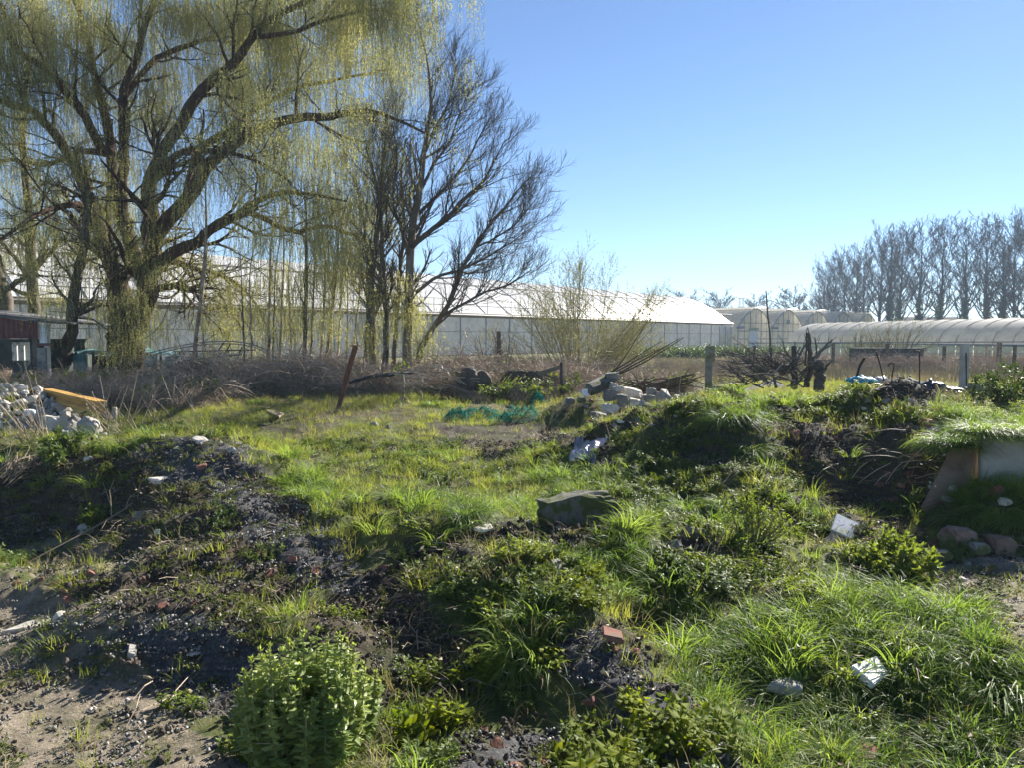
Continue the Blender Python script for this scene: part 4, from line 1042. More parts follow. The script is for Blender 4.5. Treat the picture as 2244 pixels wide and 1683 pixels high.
def pebbles(n, rad, s, mat='gravel'):
    mb = MB(); ico = bmesh.new(); bmesh.ops.create_icosphere(ico, subdivisions=1, radius=1)
    V0 = np.array([v.co[:] for v in ico.verts]); F0 = np.array([[v.index for v in f.verts] for f in ico.faces]); ico.free()
    for i in range(n):
        a = rng.uniform(0, 6.28); r = rad * math.sqrt(rng.random()); sz = s * rng.uniform(.45, 1.25) 
        q = Euler(rng.uniform(0, 6, 3)).to_matrix(); Rm = np.array(q)
        V = (V0 * (1 + rng.normal(size=(len(V0), 1)) * .14)) * np.array([1, rng.uniform(.6, 1), rng.uniform(.45, .8)]) * sz
        mb.add(V @ Rm.T + [math.cos(a) * r, math.sin(a) * r, sz * .25], F0)
    return mb.mesh('pebbles', M[mat], False)
def stalks(n, rad, h, mat='drygrass', r=.002, br=2):
    P = np.zeros((n, 4, 3)); a = rng.uniform(0, 6.28, n); q = rad * np.sqrt(rng.random(n)); P[:, 0, :2] = np.stack([np.cos(a) * q, np.sin(a) * q], -1)
    D = nrm(rng.normal(size=(n, 3)) * [.25, .25, 0] + [0, 0, 1]); L = rng.uniform(.5, 1, n) * h
    for j in range(1, 4): P[:, j] = P[:, j - 1] + D * (L / 3)[:, None]; D = nrm(D + rng.normal(size=(n, 3)) * .1)
    R = np.full((n, 4), r); mb = MB(); V, F_ = tube_geo(P, R, 3); mb.add(V, F_)
    if br:
        P2_, R2_ = grow(P, R, br, .4, 1, (h * .1, h * .3), (.4, .9), (0, 0, .3), .8, 3, .1, r * .8); V, F_ = tube_geo(P2_, R2_, 3); mb.add(V, F_)
    return mb.mesh('stalks', M[mat])
def tangle(n, L, r, mat='cane'):
    """arching canes crossing each other"""
    k = 7; a = rng.uniform(0, 6.28, n); P = np.zeros((n, k, 3)); P[:, 0] = np.stack([rng.normal(size=n) * .22, rng.normal(size=n) * .22, rng.random(n) * .1], -1)
    D = nrm(np.stack([np.cos(a), np.sin(a), rng.uniform(.3, 2.2, n)], -1)); Ls = rng.uniform(.5, 1, n) * L
    for j in range(1, k): P[:, j] = P[:, j - 1] + D * (Ls / (k - 1))[:, None]; D = nrm(D + [0, 0, -.28] + rng.normal(size=(n, 3)) * .17)
    P[:, :, 2] = np.maximum(P[:, :, 2], .01)
    R = np.linspace(r, r * .5, k)[None] * rng.uniform(.6, 1.3, n)[:, None]
    mb = MB(); V, F_ = tube_geo(P, R, 3); mb.add(V, F_)
    P2_, R2_ = grow(P, R, 3, .2, 1, (L * .08, L * .3), (.4, 1.2), (0, 0, 0), .6, 4, .2, r * .45); V, F_ = tube_geo(P2_, R2_, 3); mb.add(V, F_)
    return mb.mesh('canes', M[mat])

def area(n, Y0, Y1, spread=.80, x0=None, x1=None):
    y = np.sqrt(rng.random(n) * (Y1 ** 2 - Y0 ** 2) + Y0 ** 2); x = rng.uniform(-spread, spread, n) * y
    return x, y
def place(x, y, dz=0):
    return np.stack([x, y, G(x, y) + dz], -1)
def sel(x, y, p):
    k = rng.random(len(x)) < p; return x[k], y[k]

SHORT = [blades(34, .075, (.03, .085), .0022, (.1, .9), .22) for _ in range(5)]
MID = [blades(40, .10, (.07, .17), .0026, (.15, .9), .3) for _ in range(4)]
LONG = [blades(66, .085, (.13, .34), .0042, (.15, .95), .33, 6, 'longgrass') for _ in range(5)]
DRY = [blades(26, .10, (.05, .15), .0016, (.3, 1.6), .35, 4, 'drygrass') for _ in range(3)]
WEED = [weedpatch(22, .10, .07, .020) for _ in range(4)]
WEEDB = [weedpatch(14, .10, .12, .034, 'weed', 5, 4) for _ in range(3)]
NET = [nettlemesh(4, .07, .20, .055) for _ in range(4)]
PEB = [pebbles(16, .07, .010) for _ in range(3)] + [pebbles(6, .07, .015), pebbles(30, .06, .006)]
CLOD = [pebbles(12, .09, .014, 'clod') for _ in range(4)]
MOSS = [weedpatch(34, .09, .014, .012, 'moss', 4, 2) for _ in range(3)]

def zz(x, y):
    gr_, sa_, so_ = zones(x, y)
    return gr_, sa_, so_
# short grass over the clearing and the flats
x, y = area(21000, 2.2, 23); gr_, sa_, so_ = zz(x, y)
patchy = fbm(x * .8, y * .6, 5, 3)
gap = sst(fbm(x * 2.4, y * 2.4, 123, 3), -.28, .08)
w = np.clip(1.0 - 1.0 * gr_ - .95 * sa_ - .93 * so_, 0, 1) * np.clip(.85 + patchy * .5, .15, 1) * np.where(y < 9, gap, .45 + .55 * gap)
x, y = sel(x, y, w); scatter('short_grass', SHORT, place(x, y), rots(len(x), .25), rng.uniform(.8, 1.5, len(x)) * (1 + .03 * y))
# mid-length tufts: more on the rough ground
x, y = area(11000, 2.4, 22); gr_, sa_, so_ = zz(x, y)
w = np.clip(.55 + fbm(x * .7, y * .5, 15, 3) * 1.3, .05, 1) * (1 - gr_) * (1 - .97 * sa_) * (1 - .9 * so_) * sst(fbm(x * 2.0, y * 2.0, 125, 3), -.15, .15)
x, y = sel(x, y, w); scatter('rough_grass', MID, place(x, y), rots(len(x), .3), rng.uniform(.75, 1.25, len(x)) * (1 + .015 * y))
# long glossy grass: lower right, mound flanks, banks
LZ = {'a': [(1480, 1320), (1760, 1330), (2000, 1310), (2260, 1400), (2400, 1750), (1620, 1750), (1600, 1600), (1420, 1420)],
      'b': [(1240, 1160), (1420, 1150), (1480, 1230), (1480, 1330), (1300, 1300), (1220, 1220)],
      'c': [(2090, 1095), (2260, 1060), (2400, 1080), (2400, 1170), (2100, 1160)],
      'd': [(1560, 890), (1710, 870), (1740, 930), (1600, 960), (1540, 930)],
      'e': [(2040, 900), (2250, 915), (2400, 960), (2400, 1000), (2100, 990)],
      'f': [(850, 1090), (1180, 1100), (1180, 1150), (860, 1150)],
      'g': [(1150, 1000), (1400, 1000), (1420, 1090), (1180, 1090)],
      'h': [(560, 1040), (700, 1050), (760, 1130), (640, 1120)],
      'i': [(1080, 1380), (1240, 1400), (1230, 1500), (1080, 1490)],
      'j': [(1660, 1000), (2030, 1040), (2000, 1190), (1700, 1150)]}
LW = {k: wpoly(v) for k, v in LZ.items()}
LD = dict(a=.8, b=.9, c=1, d=1, e=.9, f=.7, g=.55, h=.6, i=.9, j=.22)
x, y = area(23000, 2.3, 13, .85)
w = np.full(len(x), .03)
for k, p in LW.items():
    jx = x + .15 * fbm(x * 2, y * 2, 61, 2); w = np.where(inside(p, jx, y), LD[k], w)
gr_, sa_, so_ = zz(x, y); w = w * (1 - gr_) * (1 - sa_) * (1 - .7 * so_) * (.35 + .65 * sst(fbm(x * 1.9, y * 1.9, 127, 3), -.15, .12))
x, y = sel(x, y, w); x, y = x[:13000], y[:13000]
scatter('long_grass', LONG, place(x, y), rots(len(x), .3), rng.uniform(.5, 1.2, len(x)) * np.where(y < 4, .85, 1))
# low leafy weeds (chickweed, cleavers)
WZ = {'a': [(880, 1210), (1210, 1190), (1260, 1290), (1330, 1340), (1270, 1420), (1060, 1400), (960, 1320), (860, 1280)],
      'b': [(1380, 930), (1560, 880), (1760, 850), (1960, 880), (2050, 920), (1960, 940), (1700, 960), (1600, 1080), (1400, 1080), (1200, 1060)],
      'c': [(1380, 1200), (1720, 1200), (1800, 1290), (1600, 1330), (1400, 1310)],
      'd': [(1560, 960), (1760, 960), (1800, 1180), (1620, 1180)],
      'e': [(860, 1560), (1000, 1540), (1100, 1700), (820, 1700)],
      'f': [(1700, 1200), (1980, 1220), (1960, 1290), (1760, 1300)]}
WW = {k: wpoly(v) for k, v in WZ.items()}
x, y = area(22000, 2.5, 14, .8)
w = .05 + .25 * sst(fbm(x, y, 33, 3), .0, .4)
for k, p in WW.items():
    jx = x + .2 * fbm(x * 2, y * 2, 71, 2); jy = y + .2 * fbm(x * 2, y * 2, 72, 2); w = np.where(inside(p, jx, jy), {'d': .45}.get(k, .85), w)
gr_, sa_, so_ = zz(x, y); w = w * (1 - .95 * gr_) * (1 - .985 * sa_) * (1 - .88 * so_) * sst(fbm(x * 2.1, y * 2.1, 129, 3), -.22, .1)
x, y = sel(x, y, w); h1 = rng.random(len(x)) < .7
scatter('leafy_weeds', WEED, place(x[h1], y[h1]), rots(h1.sum(), .3), rng.uniform(.8, 1.5, h1.sum()))
scatter('broad_weeds', WEEDB, place(x[~h1], y[~h1]), rots((~h1).sum(), .3), rng.uniform(.7, 1.2, (~h1).sum()))
# nettles
NZ = [[(1060, 1330), (1130, 1340), (1220, 1420), (1260, 1500), (1120, 1500), (1050, 1410)], [(1240, 1570), (1420, 1540), (1560, 1590), (1620, 1750), (1260, 1750)], [(860, 1570), (960, 1550), (1010, 1620), (900, 1650)],
      [(1600, 1240), (1720, 1230), (1760, 1300), (1640, 1310)], [(1220, 1270), (1330, 1290), (1300, 1350), (1200, 1320)], [(520, 1560), (600, 1540), (640, 1690), (540, 1700)], [(900, 1450), (1080, 1440), (1080, 1520), (920, 1530)]]
NP = []
for q, poly in enumerate(NZ):
    p = wpoly(poly); (ax0, ay0), (ax1, ay1) = p.min(0), p.max(0); n = int((ax1 - ax0) * (ay1 - ay0) * (55, 62, 50, 45, 45, 50, 35)[q]) + 10
    xx = rng.uniform(ax0, ax1, n); yy = rng.uniform(ay0, ay1, n); k = inside(p, xx, yy); NP.append(np.stack([xx[k], yy[k]], -1))
NP = np.concatenate(NP)
scatter('nettles', NET, place(NP[:, 0], NP[:, 1]), rots(len(NP), .3), rng.uniform(.4, 1.05, len(NP)))
# dry grass and litter
x, y = area(11000, 2.4, 23)
w = .22 + .8 * sst(fbm(x * .8, y * .6, 43, 3), .03, .28) + .6 * inside(ZW['dry'], x, y) + .7 * inside(wpoly([(700, 1240), (960, 1250), (1000, 1300), (760, 1310)]), x, y)
gr_, sa_, so_ = zz(x, y); w = w * (1 - .9 * gr_) * (1 - .8 * sa_)
x, y = sel(x, y, w); scatter('dry_grass', DRY, place(x, y), rots(len(x), .4), rng.uniform(.7, 1.3, len(x)) * (1 + .02 * y))
# gravel and clods
x, y = area(26000, 2.2, 12); gr_, sa_, so_ = zz(x, y)
w = np.clip(.95 * gr_ + .42 * sa_ + .25 * so_ + .01, 0, 1) * np.where(y > 8, .8, 1)
x, y = sel(x, y, w); x, y = x[:11000], y[:11000]; scatter('gravel', PEB, place(x, y), rots(len(x), .2), rng.uniform(.45, 1.25, len(x)))
x, y = area(14000, 2.2, 14); gr_, sa_, so_ = zz(x, y)
w = np.clip(.35 * gr_ + .14 * sa_ + .75 * so_ + .05, 0, 1)
x, y = sel(x, y, w); scatter('soil_crumbs', CLOD, place(x, y), rots(len(x), .2), rng.uniform(.5, 1.6, len(x)))
x, y = area(9000, 2.2, 9); gr_, sa_, so_ = zz(x, y)
w = np.clip(.5 * sa_ * sst(fbm(x * 1.5, y * 1.5, 63, 3), .02, .25) + .25 * so_ + .15 * gr_, 0, 1)
x, y = sel(x, y, w); scatter('moss', MOSS, place(x, y), rots(len(x), .2), rng.uniform(.6, 1.5, len(x)))
# sparse grass shoots on gravel and sand
x, y = area(5200, 2.3, 10); gr_, sa_, so_ = zz(x, y); w = .35 * gr_ + .10 * sa_ + .28 * so_
x, y = sel(x, y, w); scatter('grass_shoots', SHORT + MID, place(x, y), rots(len(x), .3), rng.uniform(.4, .95, len(x)))

# twigs, straws and dead leaves lying about
def litter(n, rad):
    a = rng.uniform(0, 6.28, n); C = np.stack([rng.normal(size=n) * rad, rng.normal(size=n) * rad, np.full(n, .012)], -1); L = rng.uniform(.05, .2, n)
    D = np.stack([np.cos(a), np.sin(a), rng.normal(size=n) * .15], -1); P = np.stack([C - D * L[:, None] / 2, C + rng.normal(size=(n, 3)) * .01 + [0, 0, .012], C + D * L[:, None] / 2], 1)
    mb = MB(); V, F_ = tube_geo(P, np.full((n, 3), .0015) * rng.uniform(.5, 1.6, (n, 1)), 3); mb.add(V, F_, 0)
    m_ = n; C = rng.normal(size=(m_, 3)) * [rad, rad, 0] + [0, 0, .012]; Dl = nrm(rng.normal(size=(m_, 3)) * [1, 1, .25])
    V, F_ = leaf_geo(C, Dl, nrm(np.cross(Dl, [0, 0, 1]) + rng.normal(size=(m_, 3)) * .3), rng.uniform(.02, .045, m_), .01, .4); mb.add(V, F_, 1, rng.random(m_).repeat(4) * .5)
    return mb.mesh('litter', [M['deadstem'], M['drygrass']])
LIT = [litter(7, .12) for _ in range(5)]
x, y = area(5000, 2.3, 16); gr_, sa_, so_ = zz(x, y); w = (1 - .8 * sa_) * (1 - .5 * gr_) * (.10 + .5 * sst(fbm(x * 1.2, y * 1.2, 141, 3), .0, .25)); x, y = sel(x, y, w)
scatter('twig_litter', LIT, place(x, y, .01), rots(len(x), .15), rng.uniform(.7, 1.4, len(x)))

# brambles: brown tangle behind the clearing
TG = [tangle(26, 1.0, .0055) for _ in range(5)]
TB = [tangle(9, 1.9, .008, 'deadstem') for _ in range(3)] + [tangle(9, 1.9, .009, 'cane') for _ in range(2)]
BZ = [(-13.5, -9.2, 19.5, 24, .55), (-9.5, -4.0, 21, 25.5, 1.0), (-4.5, 1.8, 20.5, 25.5, .9), (-10.5, -7.2, 17.5, 20, .75), (1.0, 4.5, 19.5, 25, .75), (-1.2, 2.8, 18.6, 20.6, .5), (-22, -13, 26, 29, .5)]
BP = []; BS = []
for x0, x1, y0, y1, s in BZ:
    n = int((x1 - x0) * (y1 - y0) * 13); xx = rng.uniform(x0, x1, n); yy = rng.uniform(y0, y1, n)
    for lay in range(2): BP.append(np.stack([xx, yy, G(xx, yy) + lay * .42 * s * rng.random(n)], -1)); BS.append(np.full(n, s) * rng.uniform(.6, 1.3, n) * (1 + .9 * fbm(xx * .9, yy * .9, 171, 3)))
BP = np.concatenate(BP); BS = np.concatenate(BS)
scatter('brambles', TG, BP, rots(len(BP), .25), BS)
kb = rng.random(len(BP)) < .22
scatter('bramble_canes', TB, BP[kb], rots(kb.sum(), .2), BS[kb] * rng.uniform(.5, 1.0, kb.sum()))
kb = rng.random(len(BP)) < .10
scatter('bramble_leaves', WEEDB, BP[kb] + [0, 0, .1], rots(kb.sum(), .5), rng.uniform(1.5, 3.2, kb.sum()))
# grey green undergrowth and dead weed stalks over the field
ST = [stalks(16, .3, .75, 'deadstem', .004, 3) for _ in range(3)] + [stalks(16, .3, .6, 'cane', .004, 3) for _ in range(2)]
x, y = area(9000, 20, 62, .9); w = sst(x / y, -.02, .06) * (.45 + .5 * sst(fbm(x * .15, y * .1, 8, 2), -.1, .3)); x, y = sel(x, y, w * np.where(y < 30, .4, 1))
scatter('dead_weeds', ST, place(x, y), rots(len(x), .1), rng.uniform(.5, 1.05, len(x)))
FG = [blades(36, .35, (.08, .28), .009, (.2, .8), .3, 3, 'grass') for _ in range(2)] + [blades(40, .35, (.12, .38), .007, (.2, .8), .3, 3, 'drygrass') for _ in range(3)]
x, y = area(9000, 21, 70, .9); w = sst(x / y, -.05, .03) * np.clip(.75 + fbm(x * .2, y * .1, 18, 2), 0, 1); x, y = sel(x, y, w)
scatter('field_grass', FG, place(x, y), rots(len(x), .1), rng.uniform(.7, 1.5, len(x)))
# dark brushy strip along the far fence, and the ivy hedge before the greenhouse
x = rng.uniform(18, 40, 420); y = 57 + rng.normal(size=420) * .9 - (x - 18) * .35
x = np.concatenate([x, rng.uniform(20.5, 25.5, 150)]); y = np.concatenate([y, 45.8 + rng.normal(size=150) * .5]);
scatter('far_brambles', TG, place(x, y), rots(len(x), .2), rng.uniform(1.0, 1.7, len(x)))
IV = []
for _ in range(3):
    n = 420; C = rng.normal(size=(n, 3)) * [.55, .45, .28] + [0, 0, .45]; Dl = rand_unit(n); V, F_ = leaf_geo(C, Dl, perp(Dl), .17, .06); mb = MB(); mb.add(V, F_, 0, rng.random(n).repeat(4) * .6); IV.append(mb.mesh('ivy', M['ever']))
x = rng.uniform(8, 27, 190); y = 68 + (x - 8) * .45 + rng.normal(size=190) * .7
P_ = place(x, y); o = scatter('hedge', IV, P_, rots(len(x), .1), rng.uniform(.5, 1.05, len(x)), kind='stuff')

# ================================================================== THINGS
def hull_mesh(name, mat, sx, sy, sz, seed, n=16, blocky=.5):
    r = np.random.default_rng(seed); bm = bmesh.new()
    p = r.normal(size=(n, 3)); p /= np.linalg.norm(p, axis=1, keepdims=True)
    p = np.sign(p) * np.abs(p) ** (1 - blocky * .55); p *= np.array([sx, sy, sz]) * .62 * (1 + r.normal(size=(n, 1)) * .08)
    for q in p: bm.verts.new(q)
    bmesh.ops.convex_hull(bm, input=bm.verts[:])
    for v in [v for v in bm.verts if not v.link_faces]: bm.verts.remove(v)
    bmesh.ops.bevel(bm, geom=bm.edges[:], offset=min(sx, sy, sz) * .05, segments=1, affect='EDGES', clamp_overlap=True)
    me_ = bpy.data.meshes.new(name); bm.to_mesh(me_); bm.free(); me_.materials.append(mat); return me_
def rough_block(mat, L, W, H, seed, chip=.05, cuts=7):
    bm = bmesh.new(); bmesh.ops.create_cube(bm, size=1); bmesh.ops.subdivide_edges(bm, edges=bm.edges[:], cuts=cuts, use_grid_fill=True)
    for v in bm.verts:
        x_, y_, z_ = v.co; e = max(0, abs(x_) + abs(y_) + abs(z_) - 1.05)
        k = 1 - e * .45 + chip * 2.4 * float(vn(x_ * 5 + z_ * 3, y_ * 5 - z_ * 4, seed)) + chip * float(vn(x_ * 13 + z_ * 9, y_ * 13, seed + 2))
        v.co = Vector((x_ * L * k, y_ * W * k, z_ * H * k * (1 - .25 * x_)))
    me_ = bpy.data.meshes.new('block'); bm.to_mesh(me_); bm.free(); me_.materials.append(M[mat]); return me_
def brick_mesh(mat, L=.19, W=.09, H=.06, seed=0, broken=True):
    r = np.random.default_rng(seed); bm = bmesh.new(); bmesh.ops.create_cube(bm, size=1)
    cut = r.uniform(.45, .95) if broken else 1
    for v in bm.verts:
        v.co = Vector((v.co.x * L * (1 if v.co.x < 0 else cut), v.co.y * W, v.co.z * H)); 
        if v.co.x > 0 and broken: v.co.x *= r.uniform(.6, 1.1)
    bmesh.ops.bevel(bm, geom=bm.edges[:], offset=.006, segments=1, affect='EDGES')
    me_ = bpy.data.meshes.new('brick'); bm.to_mesh(me_); bm.free(); me_.materials.append(mat); return me_
def stone_at(px, py, wpx, hpx, mat, label, name='stone', cat='stone', group=None, Y=None, depth=None, blocky=.5, n=16, rz=None, dz=0, tilt=.3, seed=None):
    p = hit(px, py) if Y is None else at(px, py, Y)
    w = wpx * pxm(p[1]); h = hpx * pxm(p[1]); d_ = depth or (w * .8)
    sd_ = seed if seed is not None else int(px * 7 + py)
    me_ = rough_block(mat, w * .95, d_ * .9, h * 1.0, sd_ % 997, .07) if blocky >= .8 and wpx > 17 else hull_mesh(name, M[mat], w, d_, h * 1.1, sd_, n, blocky)
    o = link(name, me_); o.location = (p[0], p[1] + d_ * .25, p[2] + dz); o.rotation_euler = (rng.normal() * tilt * .4, rng.normal() * tilt * .4, rng.uniform(-.4, .4) if rz is None else rz)
    return tag(o, label, cat, group)
def hY(px, py): return float(hit(px, py)[1])
def slab_px(name, mat, corners, thick, label, cat, bevel=.006, group=None, auto='c', pull=.07):
    if auto:                                     # set it onto the modelled ground: depth from the terrain under its middle or its lower edge
        cc = np.array([c_[:3] for c_ in corners], float)
        if auto == 'c': qx, qy, qY = cc[:, 0].mean(), cc[:, 1].mean(), cc[:, 2].mean()
        else: lo = cc[np.argsort(-cc[:, 1])[:2]]; qx, qy, qY = lo.mean(0)
        sh = hY(qx, qy) - pull - qY; corners = [(a_, b_, c_ + sh) for a_, b_, c_ in cc]
    """flat slab from 4 (px,py,Y) corners, real thickness behind its face"""
    P = np.array([at(*c) for c in corners]); c = P.mean(0); nn = np.cross(P[1] - P[0], P[3] - P[0]); nn /= np.linalg.norm(nn)
    if np.dot(nn, CAM - c) < 0: nn = -nn
    bm = bmesh.new(); f = [bm.verts.new(p - c) for p in P]; b = [bm.verts.new(p - c - nn * thick) for p in P]
    bm.faces.new(f); bm.faces.new(b[::-1])
    for i in range(4): bm.faces.new([f[i], b[i], b[(i + 1) % 4], f[(i + 1) % 4]])
    bmesh.ops.recalc_face_normals(bm, faces=bm.faces[:])
    bmesh.ops.bevel(bm, geom=bm.edges[:], offset=bevel, segments=2, affect='EDGES')
    me_ = bpy.data.meshes.new(name); bm.to_mesh(me_); bm.free(); me_.materials.append(M[mat])
    o = link(name, me_); o.location = c; return tag(o, label, cat, group)
def slab_g(name, mat, pts, thick, label, cat, lift=0, **kw):
    """slab lying on the ground: corner depths read from the terrain at slab centre plane"""
    c = np.mean([p[:2] for p in pts], 0); Yc = hY(*c); z = at(c[0], c[1], Yc)[2] + lift
    cs = []
    for q in pts:
        dz = q[2] if len(q) > 2 else 0
        d_ = raydir(q[0], q[1]); t = (z + dz - CAM[2]) / d_[2]; cs.append((q[0], q[1], d_[1] * t))
    return slab_px(name, mat, cs, thick, label, cat, auto=None, **kw)

# ---- shed at the left edge
Ys = 24.0; sp_ = at(0, 848, Ys); shed = empty('shed', (sp_[0], Ys, gz(sp_[0], Ys))); tag(shed, 'open fronted shed with a maroon corrugated fascia and white corner post', 'shed')
def sb(nm, mat, x0, y0, x1, y1, Yd, dep, tilt=0):
    a, b = at(x0, y1, Yd), at(x1, y0, Yd); mb = MB(); c = (a + b) / 2 - np.array(shed.location); c[1] += dep / 2
    box(mb, c, (abs(b[0] - a[0]), dep, abs(b[2] - a[2]))); return mb.obj(nm, M[mat], shed)
mb = MB(); L0, L1 = at(-160, 674, Ys - .15), at(109, 708, Ys - .15); 
V = []; 
for p in (L0, L1):
    for (dy, dz) in ((0, 0), (0, .05), (4.2, .05), (4.2, 0)): V.append(p - np.array(shed.location) + [0, dy, dz])
mb.add(V, [np.array([[0, 1, 2, 3], [7, 6, 5, 4], [0, 4, 5, 1], [1, 5, 6, 2], [2, 6, 7, 3], [3, 7, 4, 0]])]); mb.obj('roof', M['roofing'], shed)
mb = MB(); xs = np.linspace(at(-160, 700, Ys)[0], at(86, 700, Ys)[0], 120); V = []
for i, xx in enumerate(xs):
    zt = L0[2] + (L1[2] - L0[2]) * (xx - L0[0]) / (L1[0] - L0[0]) - .01; zb = at(0, 741, Ys)[2]; yy = Ys - .06 + .02 * math.sin(i * 1.15)
    V += [[xx, yy, zb], [xx, yy, zt]]
ix = np.arange(len(V)).reshape(-1, 2); mb.add(relto(V, shed), np.stack([ix[:-1, 0], ix[1:, 0], ix[1:, 1], ix[:-1, 1]], -1)); mb.obj('fascia', M['maroon'], shed)
sb('corner_post', 'whitepaint', 87, 709, 101, 752, Ys, .2)
sb('pillar', 'greystone', 84, 761, 99, 848, Ys - .02, .28); sb('post_trim', 'whitepaint', 100, 752, 104, 846, Ys + .06, .15)
sb('door_frame', 'wood', 74, 742, 82, 850, Ys + .05, .12)
sb('beam_end', 'maroon', 80, 751, 108, 757, Ys - .1, .16)
for x0, x1 in ((27, 36), (40, 52), (57, 68)): sb('window', 'dirtywhite', x0, 749, x1, 789, Ys + 3.6, .06)
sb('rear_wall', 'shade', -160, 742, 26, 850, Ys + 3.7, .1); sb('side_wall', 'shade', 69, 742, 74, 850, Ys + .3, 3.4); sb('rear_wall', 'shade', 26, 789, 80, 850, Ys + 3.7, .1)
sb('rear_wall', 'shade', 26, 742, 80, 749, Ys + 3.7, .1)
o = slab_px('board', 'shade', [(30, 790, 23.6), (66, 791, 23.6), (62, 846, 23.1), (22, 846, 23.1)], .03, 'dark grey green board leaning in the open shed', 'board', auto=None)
mb = MB(); tube(mb, [at(46, 838, 22.8), at(66, 790, 23.3)], .03, 5); tag(mb.obj('pole', M['deadstem']), 'pale wooden pole leaning against the dark board in the shed', 'pole')
mb = MB(); p = at(64, 838, 23); prof_ = [(0, 0), (.09, 0), (.1, .1), (.1, .42), (.085, .5), (.04, .56), (.035, .62), (0, .63)]
V = [[p[0] + r * math.cos(a), p[1] + r * math.sin(a), p[2] - .1 + z] for r, z in prof_ for a in np.arange(12) / 12 * 6.283]; ix = np.arange(len(V)).reshape(-1, 12)
mb.add(V, np.stack([ix[:-1], np.roll(ix[:-1], -1, 1), np.roll(ix[1:], -1, 1), ix[1:]], -1).reshape(-1, 4)); tag(mb.obj('gas_bottle', M['shade'], None, True), 'pale green gas bottle standing beside the pole in the shed', 'gas bottle')

# ---- rubble pile at the left
PILE = [hull_mesh('stone', M['stone'], .22, .19, .15, 100 + i, 15, .5) for i in range(7)] + [hull_mesh('stone', M['greystone'], .2, .18, .14, 130 + i, 15, .6) for i in range(3)]
n = 0
for i in range(1500):
    if n >= 210: break
    px, py = rng.uniform(-15, 235), rng.uniform(838, 985)
    top = np.interp(px, [-15, 20, 70, 110, 150, 200, 235], [845, 842, 846, 872, 905, 930, 950]); 
    if py < top: continue
    if 105 < px < 230 and py < 860 + (px - 105) * .38 + 12: continue
    p = hit(px, py + 4); 
    if p[1] < 11.5: p = at(px, py, 12.6)
    o = link('stone', PILE[int(rng.integers(0, 10))]); big = rng.random() < .2
    s = rng.uniform(.5, .85) * (1.5 if big and py > 880 else 1); o.scale = (s, s, s)
    zt = at(px, py, min(p[1], 14.2)); o.location = zt; o.rotation_euler = tuple(rng.uniform(0, 6, 3))
    tag(o, 'pale angular stone in the rubble pile in front of the shed', 'stone', 'stones of the left rubble pile'); n += 1
stone_at(112, 930, 50, 32, 'stone', 'largest squared white block low on the left rubble pile', Y=12.4, blocky=.9, n=22)
stone_at(188, 936, 46, 34, 'stone', 'pointed pale slab at the right foot of the left rubble pile', Y=12.3, blocky=.2)
stone_at(133, 956, 44, 26, 'greystone', 'grey block at the bottom of the left rubble pile', Y=12.1, blocky=.9, n=22)
stone_at(98, 950, 28, 20, 'stone', 'cream squared block beside the grey one under the left pile', Y=12.1, blocky=.9, n=22)
stone_at(62, 905, 22, 13, 'whitepaint', 'small bright white block in the left rubble pile', Y=12.8, blocky=.9, n=22)
o = slab_px('stone', 'stone', [(228, 902, 12.9), (262, 918, 12.7), (258, 928, 12.6), (224, 912, 12.8)], .06, 'flat buff stone right of the ochre beam', 'stone')
# ochre channel beam
a, b = at(104, 864, 13.9), at(224, 893, 12.6); dirv = nrm(b - a); up = np.array([0, 0, 1.]); sd = nrm(np.cross(dirv, up))
mb = MB(); w_, h_ = .085, .10
prf = [(-w_, -h_), (w_, -h_), (w_, -h_ + .04), (w_ * .4, -.02), (w_ * .4, .03), (w_, h_ - .05), (w_, h_), (-w_, h_), (-w_, h_ - .05), (-w_ * .4, .03), (-w_ * .4, -.02), (-w_, -h_ + .04)]
kk = 9; V = []; 
for i in range(kk):
    c = a + (b - a) * i / (kk - 1) 
    for u, v in prf: V.append(c + sd * (u + rng.normal() * .003) + up * (v + rng.normal() * .003))
m_ = len(prf); ix = np.arange(kk * m_).reshape(kk, m_)
mb.add(V, [np.stack([ix[:-1], np.roll(ix[:-1], -1, 1), np.roll(ix[1:], -1, 1), ix[1:]], -1).reshape(-1, 4), np.array([ix[0][::-1]]), np.array([ix[-1]])]); tag(mb.obj('beam', M['ochre']), 'ochre painted flanged beam lying on the left rubble pile', 'beam')
mb = MB(); p = at(252, 916, 12.6); tube(mb, [p, p + [0, 0, .17]], .035, 10); tag(mb.obj('pipe_stub', M['stone']), 'short pale upright pipe stub right of the ochre beam', 'pipe')

# ---- tarpaulin shelter behind the willow and the bent tube frame
tq_ = at(160, 835, 25.6); tp_ = empty('tarpaulin_shelter', (tq_[0], tq_[1], gz(tq_[0], tq_[1]))); tag(tp_, 'torn teal tarpaulin sagging over a low frame behind the willow trunk', 'tarpaulin')
def cloth(px0, px1, ytop, ybot, Y0, Y1, nx_, nz_, amp, seed, nm, mat, parent):
    V = []
    for j in range(nz_):
        for i in range(nx_):
            u, v = i / (nx_ - 1), j / (nz_ - 1); X = px0 + (px1 - px0) * u; yt = ytop + 4 * math.sin(u * 5 + seed)
            yb = ybot + 8 * vn(u * 7, seed, seed); yy = yt + (yb - yt) * v; dd = Y0 + (Y1 - Y0) * v + amp * float(vn(u * 9, v * 3, seed)) * (v + .2)
            V.append(at(X, yy, dd))
    ix = np.arange(nx_ * nz_).reshape(nz_, nx_); mb = MB(); mb.add(relto(V, parent) if parent else V, np.stack([ix[:-1, :-1], ix[:-1, 1:], ix[1:, 1:], ix[1:, :-1]], -1).reshape(-1, 4)); return mb.obj(nm, M[mat], parent, True)
